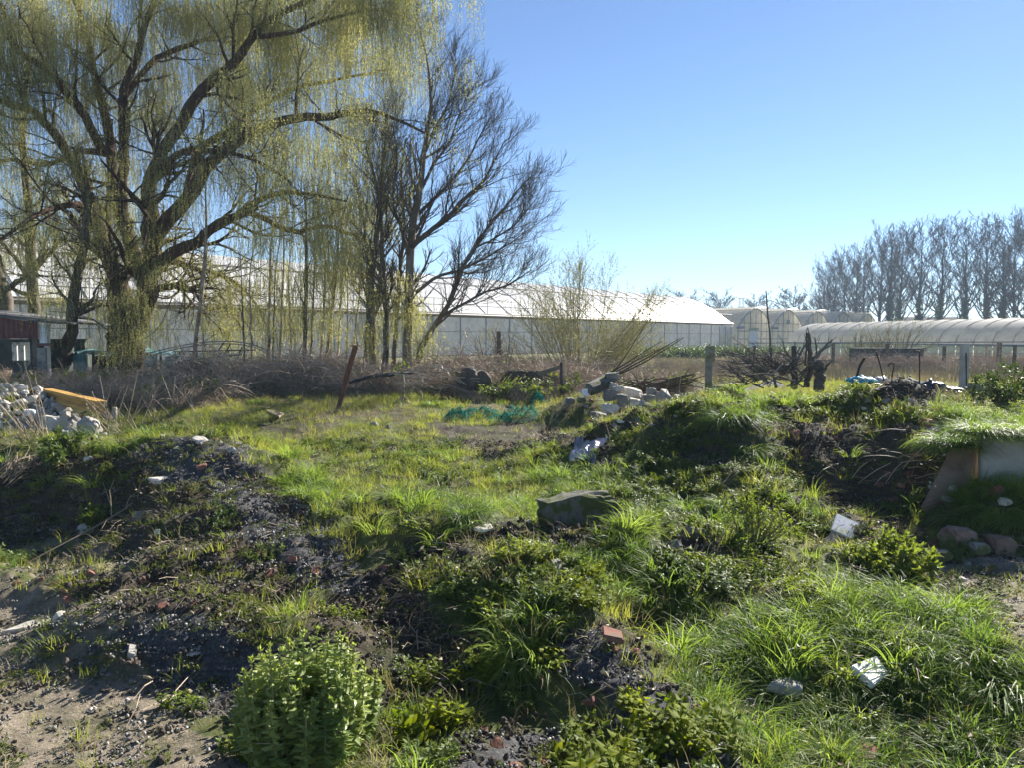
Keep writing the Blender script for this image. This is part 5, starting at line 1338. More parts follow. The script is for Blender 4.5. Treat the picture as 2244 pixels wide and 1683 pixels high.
cloth(160, 262, 767, 777, 27.0, 25.6, 26, 8, .3, 3, 'top_sheet', 'teal', tp_); cloth(318, 395, 765, 776, 27.0, 25.6, 20, 8, .3, 5, 'top_sheet', 'teal', tp_)
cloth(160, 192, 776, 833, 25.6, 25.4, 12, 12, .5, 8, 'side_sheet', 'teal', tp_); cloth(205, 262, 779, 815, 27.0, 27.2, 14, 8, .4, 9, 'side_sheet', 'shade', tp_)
cloth(318, 345, 776, 812, 25.8, 25.6, 10, 10, .5, 12, 'side_sheet', 'teal', tp_); cloth(362, 398, 778, 820, 25.6, 25.3, 12, 10, .5, 14, 'side_sheet', 'teal', tp_)
for x in (166, 204, 322, 352, 394):
    mb = MB(); tube(mb, relto([at(x, 838, 25.9), at(x, 770, 25.9)], tp_), .045, 5); mb.obj('post', M['wood'], tp_)
fq = at(470, 800, 25); fr_ = empty('tunnel_frame', (fq[0], fq[1], gz(fq[0], fq[1]))); tag(fr_, 'collapsed arched steel tube frame lying behind the saplings', 'frame')
for dy, Yo in ((0, 24.6), (9, 25.3)):
    pts = [at(x, y + dy * .6, Yo) for x, y in ((330, 772), (372, 762), (430, 751), (500, 747), (548, 753), (585, 768), (600, 790))]
    P_, _ = resample(np.array(pts), np.ones(7), 24); mb = MB(); tube(mb, relto(P_, fr_), .02, 5); mb.obj('hoop', M['steel'], fr_)
for (x0, y0, x1, y1) in ((380, 770, 560, 766), (400, 790, 530, 776), (478, 768, 490, 750), (486, 790, 505, 752), (520, 786, 530, 760), (395, 800, 470, 792)):
    mb = MB(); tube(mb, relto([at(x0, y0, 24.9), at(x1, y1, 24.9)], fr_), .02, 4); mb.obj('strut', M['darkiron'], fr_)

# ---- rusty prop
pb = hit(739, 902); pr_ = empty('steel_prop', pb); tag(pr_, 'rusty steel prop leaning in the grass with a flat top plate', 'prop')
Yp = pb[1]; top = at(779, 757, Yp + .05)
mb = MB(); tube(mb, relto([at(739, 905, Yp), top], pr_), [.055, .052], 10); mb.obj('tube', M['iron'], pr_)
mb = MB(); tube(mb, relto([at(757, 836, Yp), top + [0, 0, -.02]], pr_), .063, 10); mb.obj('sleeve', M['iron'], pr_)
mb = MB(); box(mb, relto(top, pr_), (.24, .18, .02)); o = mb.obj('head_plate', M['iron'], pr_)
mb = MB(); tube(mb, relto([top + [-.07, 0, .0], top + [-.07, 0, .09]], pr_), .012, 4); tube(mb, relto([top + [.04, .03, .0], top + [.04, .03, .11]], pr_), .012, 4)
for q in (0, 1):
    mb = MB(); x_ = (-.07, .05)[q]; tube(mb, relto([top + [x_, 0, .0], top + [x_ - .01, 0, .1]], pr_), .012, 5); mb.obj('prong', M['iron'], pr_)

# ---- fence posts, boards
def conc_post(px, yt, yb, Y, w, mat, label, cat='post', round_=False, group=None):
    a, b = at(px, yb, Y), at(px, yt, Y); W = w * pxm(Y); g0 = gz(a[0], Y); z0 = min(a[2], g0) - .1; H = b[2] - z0
    bm = bmesh.new(); bmesh.ops.create_cube(bm, size=1); bmesh.ops.scale(bm, vec=(W, W * .9, H), verts=bm.verts)
    ed = [e for e in bm.edges if e.verts[0].co.z > 0 and e.verts[1].co.z > 0] if round_ else bm.edges[:]
    bmesh.ops.bevel(bm, geom=ed, offset=W * (.42 if round_ else .08), segments=4 if round_ else 1, affect='EDGES')
    me_ = bpy.data.meshes.new('post'); bm.to_mesh(me_); bm.free(); me_.materials.append(M[mat])
    o = link('fence_post', me_); o.location = (a[0], Y, z0 + H / 2); return tag(o, label, cat, group)
conc_post(1552, 752, 880, 16.5, 13, 'mossconcrete', 'mossy concrete fence post with a rounded top, left of the cut branches', round_=True)
conc_post(2110, 752, 880, 15.5, 15, 'concrete', 'square pale concrete fence post with an iron rod beside it', round_=False)
mb = MB(); tube(mb, [at(2118, 856, 15.35), at(2117, 772, 15.35)], .012, 5); tag(mb.obj('iron_rod', M['darkiron']), 'dark iron rod standing against the square concrete post', 'rod')
o = conc_post(1093, 725, 805, 24.3, 9, 'wood', 'weathered wooden post leaning a little in the brown brambles', cat='post')
for i, x in enumerate((1563, 1652, 1738, 1825, 1943, 2068, 2188, 2222, 2310)):
    conc_post(x, (757, 757, 755, 753, 752, 757, 750, 755, 750)[i], 806, 50 - .9 * i, (5, 5, 5, 6, 6, 6, 8, 6, 6)[i], 'wood', 'distant weathered post of the wire fence across the field', 'post', False, 'posts of the fence across the field')
wf = empty('wire_fence', at(1563, 790, 50)); tag(wf, 'thin wires and top rail of the fence across the field before the polytunnel', 'fence')
for y, nm, r in ((750, 'top_rail', .028), (760, 'wire', .012), (775, 'wire', .012)):
    mb = MB(); tube(mb, relto([at(1640, y + 1, 49.5), at(1825, y, 47.5), at(2068, y - 1, 45.4), at(2330, y - 2, 43)], wf), r, 4); mb.obj(nm, M['steel'], wf)
tr_ = at(1945, 775, 49); o = empty('trough', tr_); tag(o, 'long low dark trough under the two twiggy shrubs at the far fence', 'trough')
mb = MB(); a, b = at(1862, 756, 48.6), at(2025, 757, 47.4); c = (a + b) / 2; box(mb, relto(c + [0, 0, -.85], o), (b[0] - a[0], 1.2, 1.3)); mb.obj('body', M['shade'], o)
mb = MB(); box(mb, relto(c + [0, 0, -.17], o), (b[0] - a[0] + .2, 1.4, .05)); mb.obj('rim', M['shade'], o)
slab_px('gravel_board', 'mossconcrete', [(1560, 846, 16.3), (1628, 848, 15.4), (1628, 884, 15.4), (1560, 880, 16.3)], .05, 'dark concrete gravel board right of the round topped post', 'concrete board', .01, auto=None)
slab_px('gravel_board', 'mossconcrete', [(2120, 838, 15.5), (2180, 839, 15.5), (2180, 870, 15.5), (2120, 868, 15.5)], .05, 'dark concrete gravel board right of the square post', 'concrete board', .01, auto=None)
slab_px('gravel_board', 'black', [(2050, 849, 15.4), (2105, 849, 15.5), (2105, 880, 15.5), (2050, 880, 15.4)], .05, 'black board between the refuse bags and the square post', 'board', .01, auto=None)
slab_px('timber', 'wood', [(1392, 853, 17.2), (1540, 868, 15.6), (1540, 879, 15.6), (1392, 862, 17.2)], .06, 'long dark timber lying on the low concrete wall', 'timber', .01, auto=None)
# low broken concrete wall of blocks
lw = empty('low_wall', at(1480, 905, 15.4)); tag(lw, 'low broken concrete wall with a ragged top behind the rubble', 'wall')
xs = [1385, 1402, 1420, 1434, 1450, 1468, 1481, 1497, 1522, 1548, 1572, 1598]
for x0, x1 in zip(xs[:-1], xs[1:]):
    yt = 864 + (x0 - 1385) * .05 + rng.uniform(-5, 4); Yw = 16.2 - (x0 - 1385) * .006
    a, b = at(x0 + .3, 915, Yw), at(x1 - .3, yt, Yw); 
    me_ = hull_mesh('block', M['concrete'], (b[0] - a[0]) * 1.12, .3, (b[2] - a[2]) * 1.0, int(x0), 30, .95)
    o = link('block', me_, lw); o.location = relto(((a[0] + b[0]) / 2, Yw + .1, (a[2] + b[2]) / 2), lw)

# ---- central rubble heap
RB = [ # px,py,w,h,Y,mat,label
    (1338, 868, 30, 22, 15.4, 'greystone', 'squared grey block with yellow lichen at the front of the middle rubble heap'),
    (1366, 880, 26, 30, 15.2, 'greystone', 'upright wedge shaped grey block in the middle rubble heap'),
    (1338, 897, 34, 20, 15.0, 'stone', 'tilted pale slab piece at the foot of the middle rubble heap'),
    (1386, 862, 44, 20, 15.7, 'stone', 'long buff block across the top of the middle rubble heap'),
    (1392, 885, 26, 20, 15.2, 'stone', 'buff angular block in the centre of the middle rubble heap'),
    (1424, 878, 28, 22, 15.2, 'greystone', 'rounded grey block right in the middle rubble heap'),
    (1436, 903, 38, 20, 14.9, 'greystone', 'broad grey lump in front of the low wall'),
    (1462, 922, 32, 16, 14.5, 'stone', 'flat lichened stone below the low wall'),
    (1374, 912, 34, 14, 14.6, 'greystone', 'flat grey stone in the litter under the middle heap'),
    (1316, 915, 28, 18, 14.0, 'greystone', 'dark grey block in grass left below the middle heap'),
    (1405, 925, 30, 14, 14.3, 'stone', 'small buff stone in dry litter below the heap'),
    (1428, 858, 22, 14, 15.8, 'greystone', 'small grey block touching the low wall'),
    (1288, 860, 24, 16, 15.6, 'whitepaint', 'whitish lump at the left side of the middle heap'),
    (1323, 840, 20, 18, 15.8, 'mossconcrete', 'mossy ribbed piece under the hollow concrete lump'),
    (1345, 846, 18, 14, 15.6, 'stone', 'pale twisted piece on top of the middle heap'),
    (1250, 880, 20, 14, 15.6, 'greystone', 'hollow grey block lying in grass left of the middle heap'),
    (1354, 853, 26, 12, 15.5, 'stone', 'cream flat piece high in the middle heap'),
    (1500, 915, 22, 16, 14.6, 'mossconcrete', 'mossy lump in shade below the low wall'),
    (1522, 922, 16, 12, 14.4, 'stone', 'small pale stone at the right end under the low wall'),
    (1275, 878, 18, 12, 15.2, 'mossconcrete', 'small mossy lump at the left foot of the middle heap')]
for px, py, w, h, Y, mt, lb in RB:
    p = at(px, py, Y); stone_at(px, py, w, h, mt, lb, Y=Y, blocky=.8, n=20, dz=0)
for i in range(26):
    px, py = rng.uniform(1265, 1500), rng.uniform(880, 935); stone_at(px, py, rng.uniform(9, 18), rng.uniform(6, 12), ('greystone', 'stone', 'brick')[i % 3], 'small stone scattered in the litter round the middle rubble heap', group='small stones round the middle heap')
slab_px('concrete_lump', 'mossconcrete', [(1284, 838, 15.6), (1326, 817, 16.2), (1354, 830, 15.8), (1300, 852, 15.4)], .2, 'tilted mossy concrete slab on top of the middle rubble heap', 'concrete slab', .03, auto=None)
stone_at(1343, 826, 30, 20, 'greystone', 'bluish grey broken lump at the peak of the middle heap', Y=15.9, blocky=.9, n=22)

# ---- slabs and tiles on the mounds
slab_px('concrete_slab', 'greystone', [(1592, 868, 12.2), (1697, 826, 13.2), (1722, 846, 12.9), (1662, 884, 12.0)], .09, 'large tilted grey concrete slab behind the grass on the right mound', 'concrete slab', .02, pull=.3)
slab_px('terrazzo_tile', 'tile', [(1835, 1125, 8.45), (1890, 1151, 8.40), (1877, 1187, 8.22), (1822, 1161, 8.27)], .04, 'white terrazzo tile leaning on the dark face of the right mound', 'tile')
slab_px('stone_slab', 'mossconcrete', [(1822, 1166, 8.15), (1852, 1184, 8.1), (1838, 1206, 8.0), (1808, 1188, 8.05)], .04, 'greenish slab tucked under the leaning terrazzo tile', 'slab')
slab_px('terrazzo_tile', 'tile', [(2032, 916, 9.7), (2082, 931, 9.5), (2043, 957, 9.1), (2012, 944, 9.3)], .05, 'white terrazzo tile lying on the crest of the right mound', 'tile')
slab_px('stone_slab', 'mossconcrete', [(1968, 926, 9.45), (2000, 928, 9.4), (2044, 945, 9.15), (2036, 954, 9.05)], .045, 'long thin mossy stone slab jutting from the right mound crest', 'slab', .012)
stone_at(2028, 928, 34, 18, 'brick', 'brown broken brick on the jutting slab', Y=9.3, blocky=.95, n=24, name='brick', cat='brick')
slab_px('brick_tile', 'brick', [(1680, 919, 9.9), (1708, 925, 9.9), (1692, 972, 9.5), (1664, 966, 9.5)], .06, 'dark brown brick slab standing in the side of the right mound', 'brick')
slab_g('paving_slab', 'stone', [(1928, 1306), (1983, 1300), (2028, 1315), (1961, 1325)], .05, 'cream paving slab lying flat between grass and sandy ground', 'paving slab', .035)
slab_px('terrazzo_tile', 'tile', [(1866, 1458, 4.6), (1921, 1436, 4.72), (1948, 1474, 4.62), (1915, 1500, 4.48)], .04, 'speckled terrazzo tile half hidden in the long grass', 'tile', pull=.12)
slab_g('paving_slab', 'mossconcrete', [(2106, 1300), (2152, 1306), (2156, 1318), (2112, 1314)], .05, 'greenish flagstone on the sandy ground', 'paving slab', .03)
slab_g('brick_tile', 'brick', [(1320, 1370), (1362, 1382), (1367, 1401), (1322, 1392)], .035, 'square orange brick tile lying on the weeds', 'brick', .07)
slab_px('concrete_block', 'greystone', [(1204, 1226, 6.0), (1228, 1221, 6.05), (1250, 1283, 5.8), (1235, 1286, 5.75)], .10, 'blue grey concrete block standing slanted in the weeds', 'concrete block', .012)
stone_at(2035, 1343, 26, 9, 'stone', 'cream stone flake beside the sandy ground', blocky=.8)
stone_at(2180, 1370, 26, 16, 'stone', 'pale flat stone at the edge of the sandy ground', blocky=.8)
stone_at(2168, 1348, 16, 8, 'greystone', 'small dark stone on the sandy ground at right', blocky=.5)
stone_at(2190, 1352, 14, 10, 'greystone', 'round pebble next to the small dark stone on sand', blocky=.2)
stone_at(1526, 1180, 60, 40, 'mossconcrete', 'big mossy grey boulder with a root across it', blocky=.5)
stone_at(1478, 1205, 44, 32, 'greystone', 'smooth grey boulder next to the mossy one', blocky=.3)
stone_at(1612, 1212, 62, 14, 'mossconcrete', 'long low mossy stone right of the two boulders', blocky=.7)
stone_at(1688, 1312, 40, 34, 'brick', 'reddish brown curved brick lump in the weeds', blocky=.5, name='brick', cat='brick')
stone_at(1392, 1198, 50, 14, 'greystone', 'long flat grey stone under the grass hump', blocky=.8)
stone_at(1272, 1288, 34, 22, 'brick', 'buff brick right of the slanted blue grey block', blocky=.9, name='brick', cat='brick')
stone_at(1056, 1164, 44, 16, 'stone', 'pale lilac flat rock at the edge of the clearing', blocky=.6)
stone_at(1215, 1082, 22, 16, 'stone', 'pale stone at the left end of the long concrete lump', blocky=.6)
stone_at(1422, 1082, 26, 20, 'greystone', 'grey stone in shade below the right mound flank', blocky=.6)
stone_at(1428, 1060, 28, 12, 'brick', 'dull red brick in shade below the right mound flank', name='brick', cat='brick', blocky=.9)
stone_at(1404, 1045, 30, 12, 'greystone', 'flat stone in the weeds under the lilac sheet', blocky=.7)
stone_at(128, 1355, 34, 20, 'stone', 'angular pale stone casting a shadow on the sandy path', blocky=.7)
slab_g('paving_slab', 'concrete', [(0, 1385), (60, 1362), (110, 1352), (118, 1368)], .04, 'thin grey slab showing through the sand by the angular stone', 'slab', .012)
slab_px('stone_chip', 'stone', [(282, 1410, 4.95), (301, 1413, 4.95), (298, 1436, 4.85), (279, 1432, 4.85)], .04, 'white upright stone chip on the small gravel ridge', 'stone')
stone_at(422, 1443, 26, 14, 'stone', 'flat pale stone on the small gravel ridge', blocky=.6, dz=.01)
stone_at(190, 1165, 46, 30, 'greystone', 'dark rounded rock under the long fallen stem', blocky=.3)
stone_at(205, 1192, 20, 16, 'stone', 'small light stone beside the dark rounded rock', blocky=.6)
stone_at(345, 1062, 46, 26, 'stone', 'pale half buried rock high in the left mound', blocky=.5)
slab_px('stone_slab', 'greystone', [(292, 1120, 8.0), (336, 1118, 8.0), (340, 1156, 7.8), (294, 1160, 7.8)], .06, 'dark square slab set in the left mound face', 'slab')
stone_at(435, 972, 30, 14, 'stone', 'white flat stone on the crest of the left mound', blocky=.8, dz=.02)
stone_at(470, 966, 14, 8, 'brick', 'small brick bit on the crest of the left mound', name='brick', cat='brick')
stone_at(820, 935, 16, 16, 'greystone', 'upright stump like stone in the clearing, with a long shadow', blocky=.6)
stone_at(848, 940, 12, 14, 'mossconcrete', 'small dark stub right of the upright stone in the clearing', blocky=.5)
stone_at(1058, 1030, 18, 14, 'greystone', 'round grey stone in the clearing grass', blocky=.3)
stone_at(478, 922, 14, 12, 'greystone', 'small blue grey stone in the far left clearing', blocky=.4)
slab_g('plank', 'deadstem', [(566, 893), (582, 890), (622, 906), (612, 913)], .04, 'weathered pale plank lying in the grass at the back left', 'plank', .03)
stone_at(1720, 1545, 70, 26, 'greystone', 'dark rough rock in the long grass lower right', blocky=.7, n=26, dz=.08)
slab_px('brick_tile', 'brick', [(1880, 1620, 3.8), (1935, 1638, 3.78), (1922, 1665, 3.7), (1876, 1664, 3.7)], .05, 'dark red brick tile at the bottom of the long grass', 'brick', pull=.12)
# long mossy concrete lump
c = hit(1268, 1150); o = link('concrete_lump', rough_block('mossydark', .62, .30, .34, 77, .08)); o.location = (c[0], c[1] + .14, c[2] + .05); o.rotation_euler = (-.12, -.16, .28)
tag(o, 'long mossy concrete lump lying in weeds below the lilac sheet', 'concrete lump')

# bricks along the right mound face and over the gravel
BRK = [rough_block('brick', .17 * k_, .09, .06, 300 + i, .045, 4) for i, k_ in enumerate((.5, .7, .9, .6, .8, .45))]
def bricks(lst, label, group, s=1.0):
    for px, py in lst:
        p = hit(px, py); o = link('brick', BRK[int(rng.integers(0, 6))]); o.location = p + np.array([0, .02, .0]); k = .9 * s * rng.uniform(.75, 1.25); o.scale = (k, k, k)
        o.rotation_euler = (rng.uniform(-.6, .6), rng.uniform(-.6, .6), rng.uniform(0, 6)); tag(o, label, 'brick', group)
bricks([(1905, 990), (1925, 1010), (1945, 1040), (1990, 975), (2005, 1000), (2010, 960), (1990, 1040), (1835, 965), (1850, 1000), (1870, 930), (1900, 950), (1975, 1070), (1995, 1085), (2000, 1060), (1960, 1100), (1820, 1075), (1835, 1090), (1810, 1100), (1930, 1065), (1770, 1000), (1900, 1190), (1915, 1165), (1740, 950), (2040, 1195), (2020, 1180)],
       'dull red brick buried in the shaded face of the right mound', 'bricks in the right mound face', 1.15)
bricks([(440, 1025), (570, 1215), (640, 1230), (588, 1262), (540, 1300), (305, 1275), (420, 1330), (455, 1245), (355, 1335), (150, 1318), (620, 1125), (652, 1132), (690, 1255), (460, 1060)], 'broken brick on the left mound or at its foot', 'broken bricks of the left mound', .8)
bricks([(30, 1285), (85, 1275), (115, 1285), (182, 1270), (140, 1300), (200, 1262)], 'brick bit in the low ridge above the sandy path at the left', 'brick bits left of the path', .8)
bricks([(1352, 1430), (1385, 1435), (1310, 1545), (1290, 1545), (1505, 1580), (1530, 1560), (1215, 1660), (1250, 1650), (1090, 1640), (1060, 1610), (1400, 1520), (1130, 1690), (1195, 1680)], 'reddish brick chip on the dark gravel near the bottom', 'brick chips on the gravel', .62)
bricks([(1130, 1105), (840, 1250), (925, 1015), (1500, 1240), (1545, 1250), (1660, 1150), (2200, 1095), (2185, 1085)], 'single broken brick lying in grass', 'single bricks in the grass', .8)
for i in range(46):
    x_, y_ = area(1, 5.5, 13, .62); z_ = zones(x_, y_)
    px, py = topx(place(x_, y_))
    stone_at(float(px[0]), float(py[0]), rng.uniform(7, 16), rng.uniform(6, 11), ('greystone', 'stone', 'greystone', 'clod')[i % 4], 'small stone lying loose on the rough ground', group='small loose stones on the rough ground', blocky=rng.uniform(.2, .8))
for i, (px, py) in enumerate([(260, 1185), (345, 1170), (700, 1180), (730, 1195), (745, 1225), (660, 1195), (505, 990), (392, 985), (380, 1000), (600, 1340), (575, 1330), (290, 1500), (240, 1480), (350, 1570), (105, 1520), (90, 1555), (200, 1560), (420, 1500), (370, 1600), (1620, 1280), (1785, 1250), (2120, 1240), (2110, 1275), (2060, 1290)]):
    stone_at(px, py, rng.uniform(12, 24), rng.uniform(9, 16), ('greystone', 'stone', 'mossconcrete')[i % 3], 'fist sized stone half sunk in bare ground', group='fist sized stones on bare ground', blocky=.5)

# ---- retaining wall and the block edge below the bank
rw = empty('retaining_wall', at(2120, 1050, 8.6)); tag(rw, 'old rendered retaining wall showing under overhanging grass at the right', 'wall')
def wpanel(nm, mat, cs, th):
    o = slab_px(nm, mat, cs, th, None, None, .015, auto='b', pull=.1); l = np.array(o.location); o.parent = rw; o.location = tuple(l - np.array(rw.location)); return o
wpanel('panel', 'concrete', [(2150, 950, 8.75), (2244, 955, 8.6), (2244, 1062, 8.5), (2150, 1060, 8.65)], .2)
wpanel('panel', 'pinkwall', [(2086, 975, 8.95), (2142, 965, 8.8), (2130, 1070, 8.65), (2016, 1112, 8.55)], .2)
wpanel('panel', 'concrete', [(2250, 955, 8.55), (2400, 960, 8.4), (2400, 1075, 8.3), (2250, 1064, 8.45)], .2)
PWY = [c_.location[1] + rw.location[1] for c_ in rw.children]
for px, py, w, h, lb in ((2108, 1186, 70, 50, 'large tan block under the grassy bank, left of two'), (2195, 1200, 62, 44, 'large tan block under the grassy bank, right of two'), (2058, 1222, 56, 24, 'low dark block at the corner of the sandy ground'), (2150, 1205, 40, 24, 'small brown block between the two large tan ones')):
    stone_at(px, py, w, h, 'mossconcrete' if w < 60 else 'pinkwall', lb, name='stone_block', cat='stone block', Y=hY(px, py + 16) + .02, blocky=.9, n=26, tilt=.1)
stone_at(2092, 1098, 46, 9, 'stone', 'white flat strip of stone under the retaining wall', blocky=.9)
stone_at(2042, 1066, 14, 20, 'whitepaint', 'bright white chip beside the brown wall panel', blocky=.3)
stone_at(2088, 1080, 18, 22, 'stone', 'greyish white chip leaning on the wall foot', blocky=.3)
stone_at(2205, 1112, 24, 14, 'stone', 'light grey stone on the grassy bank', blocky=.8, dz=.05)
stone_at(2190, 1090, 26, 26, 'brick', 'maroon brick standing in the grassy bank', blocky=.9, name='brick', cat='brick', dz=.05)

# ---- refuse on the crest: blue sheet, yellow bags, black bags, bars
def crumple(name, mat, px, py, w, h, Y, label, cat, amp=.28, seed=1, dep=1.0, flat=1.0):
    p = at(px, py, Y); p[2] = max(p[2], gz(p[0], p[1]) + .3 * h * pxm(Y)); W, H = 1.15 * w * pxm(Y), 1.35 * h * pxm(Y); bm = bmesh.new(); bmesh.ops.create_icosphere(bm, subdivisions=4, radius=1)
    co = np.array([v.co[:] for v in bm.verts])
    f = 1 + amp * (2.2 * np.abs(vn(co[:, 0] * 2.1 + co[:, 2], co[:, 1] * 2.1 + seed, seed)) + 1.1 * np.abs(vn(co[:, 0] * 5 + 3 * co[:, 2], co[:, 1] * 5, seed + 3)) - .5 + .7 * np.abs(vn(co[:, 0] * 10 - co[:, 2] * 8, co[:, 1] * 9, seed + 5)))
    for v, c_, k in zip(bm.verts, co, f): v.co = Vector((c_[0] * k * W / 2, c_[1] * k * W / 2 * dep, max(c_[2], -.5) * k * H / 2 * flat))
    me_ = bpy.data.meshes.new(name); bm.to_mesh(me_); bm.free(); me_.materials.append(M[mat])
    for q in me_.polygons: q.use_smooth = True
    o = link(name, me_); o.location = p; return tag(o, label, cat)
crumple('plastic_sheet', 'blue', 1888, 834, 46, 13, 13.4, 'crumpled bright blue plastic on top of the refuse', 'plastic sheet', .5, 3)
crumple('plastic_bag', 'yellowbag', 1921, 856, 34, 18, 12.8, 'torn yellow plastic bag below the blue plastic', 'bag', .4, 5)
crumple('plastic_bag', 'yellowbag', 1968, 843, 40, 10, 13.6, 'flattened yellow bag right of the blue plastic', 'bag', .4, 7)
crumple('refuse_sack', 'black', 1955, 858, 60, 22, 13.6, 'long low black sack in the middle of the refuse', 'refuse sack', .4, 9)
crumple('refuse_sack', 'black', 2038, 862, 52, 40, 13.4, 'biggest round black sack left of the square post', 'refuse sack', .3, 11)
crumple('refuse_sack', 'black', 2085, 868, 44, 26, 13.2, 'low black sack just left of the square post', 'refuse sack', .4, 13)
crumple('refuse_sack', 'black', 2005, 866, 40, 20, 13.5, 'small black sack between two larger ones', 'refuse sack', .4, 15)
crumple('rubble_sack', 'greystone', 1992, 842, 34, 16, 14.0, 'grey peaked sack on the refuse', 'sack', .4, 17)
crumple('rubble_sack', 'sheet', 1930, 832, 22, 12, 13.9, 'small lilac grey sack right of the blue plastic', 'sack', .4, 19)
crumple('refuse_sack', 'black', 1902, 846, 40, 12, 13.2, 'thin black sack under the blue plastic', 'refuse sack', .4, 21)
mb = MB(); P_, R_ = resample(np.array([at(2050, 843, 13), at(2058, 860, 12.9), at(2061, 872, 12.9)]), [.02, .022, .01], 8); tube(mb, P_, R_, 5); tag(mb.obj('plastic_strap', M['ochre']), 'orange strip hanging off the biggest black sack', 'strip')
for pts, r, lb in (([(1895, 784, 13.6), (1884, 803, 13.6), (1872, 848, 13.5)], .022, 'thick iron bar slanting up right out of the blue plastic'),
                   ([(1920, 770, 13.8), (1929, 800, 13.8), (1940, 850, 13.7)], .012, 'thin iron bar leaning left above the refuse'),
                   ([(1946, 802, 13.8), (1949, 797, 13.8), (1954, 795, 13.8), (1959, 799, 13.8), (1958, 806, 13.8), (1950, 852, 13.7)], .013, 'iron bar with a hooked top beside the thin one'),
                   ([(2003, 769, 13.8), (2009, 768, 13.8), (2014, 770, 13.8), (2015, 776, 13.8), (2015, 866, 13.7)], .012, 'tall straight iron bar with a short bent top')):
    P_, _ = resample(np.array([at(*q) for q in pts]), np.ones(len(pts)), 18); mb = MB(); tube(mb, P_, r, 6); tag(mb.obj('iron_bar', M['darkiron']), lb, 'iron bar')
for i in range(26):
    px, py = rng.uniform(1860, 2120), rng.uniform(852, 885); p = hit(px, py); stone_at(px, py, rng.uniform(14, 28), rng.uniform(7, 12), ('clod', 'greystone', 'darkbark')[i % 3], 'dark debris lump among the refuse on the mound', name='debris', cat='debris', group='dark debris lumps in the refuse')

# ---- lilac sheet
V = []; nx_, nz_ = 30, 18
c4 = [(1245, 1012), (1262, 975), (1332, 962), (1300, 1028)]
cY = [hY(1250, 1026) , hY(1270, 1000) + .35, hY(1325, 990) + .45, hY(1300, 1034)]
for j in range(nz_):
    for i in range(nx_):
        u, v = i / (nx_ - 1), j / (nz_ - 1)
        px = (c4[0][0] * (1 - u) + c4[3][0] * u) * (1 - v) + (c4[1][0] * (1 - u) + c4[2][0] * u) * v; py = (c4[0][1] * (1 - u) + c4[3][1] * u) * (1 - v) + (c4[1][1] * (1 - u) + c4[2][1] * u) * v
        dd = (cY[0] * (1 - u) + cY[3] * u) * (1 - v) + (cY[1] * (1 - u) + cY[2] * u) * v
        p = at(px, py, dd); g = gz(p[0], p[1]); p[2] = max(g + .05, min(p[2], g + .16)) + .13 * abs(float(vn(u * 3.2 + v, v * 2.6, 5))) + .05 * abs(float(vn(u * 8, v * 7 + u * 3, 8))); V.append(p)
ix = np.arange(nx_ * nz_).reshape(nz_, nx_); mb = MB(); mb.add(V, np.stack([ix[:-1, :-1], ix[:-1, 1:], ix[1:, 1:], ix[1:, :-1]], -1).reshape(-1, 4))
tag(mb.obj('plastic_sheet', M['sheet'], None, False), 'crumpled lilac grey plastic sheet lying in the grass at the clearing edge', 'plastic sheet')
stone_at(1318, 974, 40, 22, 'darkbark', 'brown torn scrap behind the lilac sheet', name='scrap', cat='scrap', blocky=.2, Y=hY(1318, 990) + .3)

# ---- green netting
def net(px, py, w, h, label, seed, lumps=1.0):
    p = hit(px, py); W, H = w * pxm(p[1]), h * pxm(p[1]); n1, n2 = int(20 + w / 6), 12
    U_, V_ = np.meshgrid(np.linspace(0, 1, n1), np.linspace(0, 1, n2)); X = (U_ - .5) * W * 1.25 + .06 * vn(U_ * 9, V_ * 9, seed); Yy = (V_ - .5) * .7 + .12 * vn(U_ * 7, V_ * 7, seed + 1)
    bell = (np.sin(U_ * np.pi) ** .5) * (np.sin(V_ * np.pi) ** .5)
    Z = bell * H * (.35 + 1.5 * np.abs(vn(U_ * 6, V_ * 4, seed + 2))) + .02
    P = np.stack([p[0] + X, p[1] + Yy + .2, 0 * X], -1); P[..., 2] = G(P[..., 0], P[..., 1]) + Z
    mb = MB(); Va, Fa = tube_geo(P, np.full(P.shape[:2], .0045), 3); mb.add(Va, Fa); Q = P.transpose(1, 0, 2); Va, Fa = tube_geo(Q, np.full(Q.shape[:2], .0045), 3); mb.add(Va, Fa)
    P2_ = P + rng.normal(size=P.shape) * .03; Va, Fa = tube_geo(P2_, np.full(P.shape[:2], .003), 3); mb.add(Va, Fa)
    return tag(mb.obj('netting', M['net']), label, 'netting')
net(1002, 924, 44, 30, 'clump of bright green netting at the left end of the row', 3); net(1055, 915, 64, 24, 'middle heap of bright green netting in the grass', 6); net(1178, 888, 26, 34, 'small upright bunch of green netting by the twigs', 9); net(1095, 925, 40, 10, 'flat scrap of green netting right of the middle heap', 12)
net(1135, 922, 70, 34, 'dark heap of green netting in shade below the upright bunch', 15)

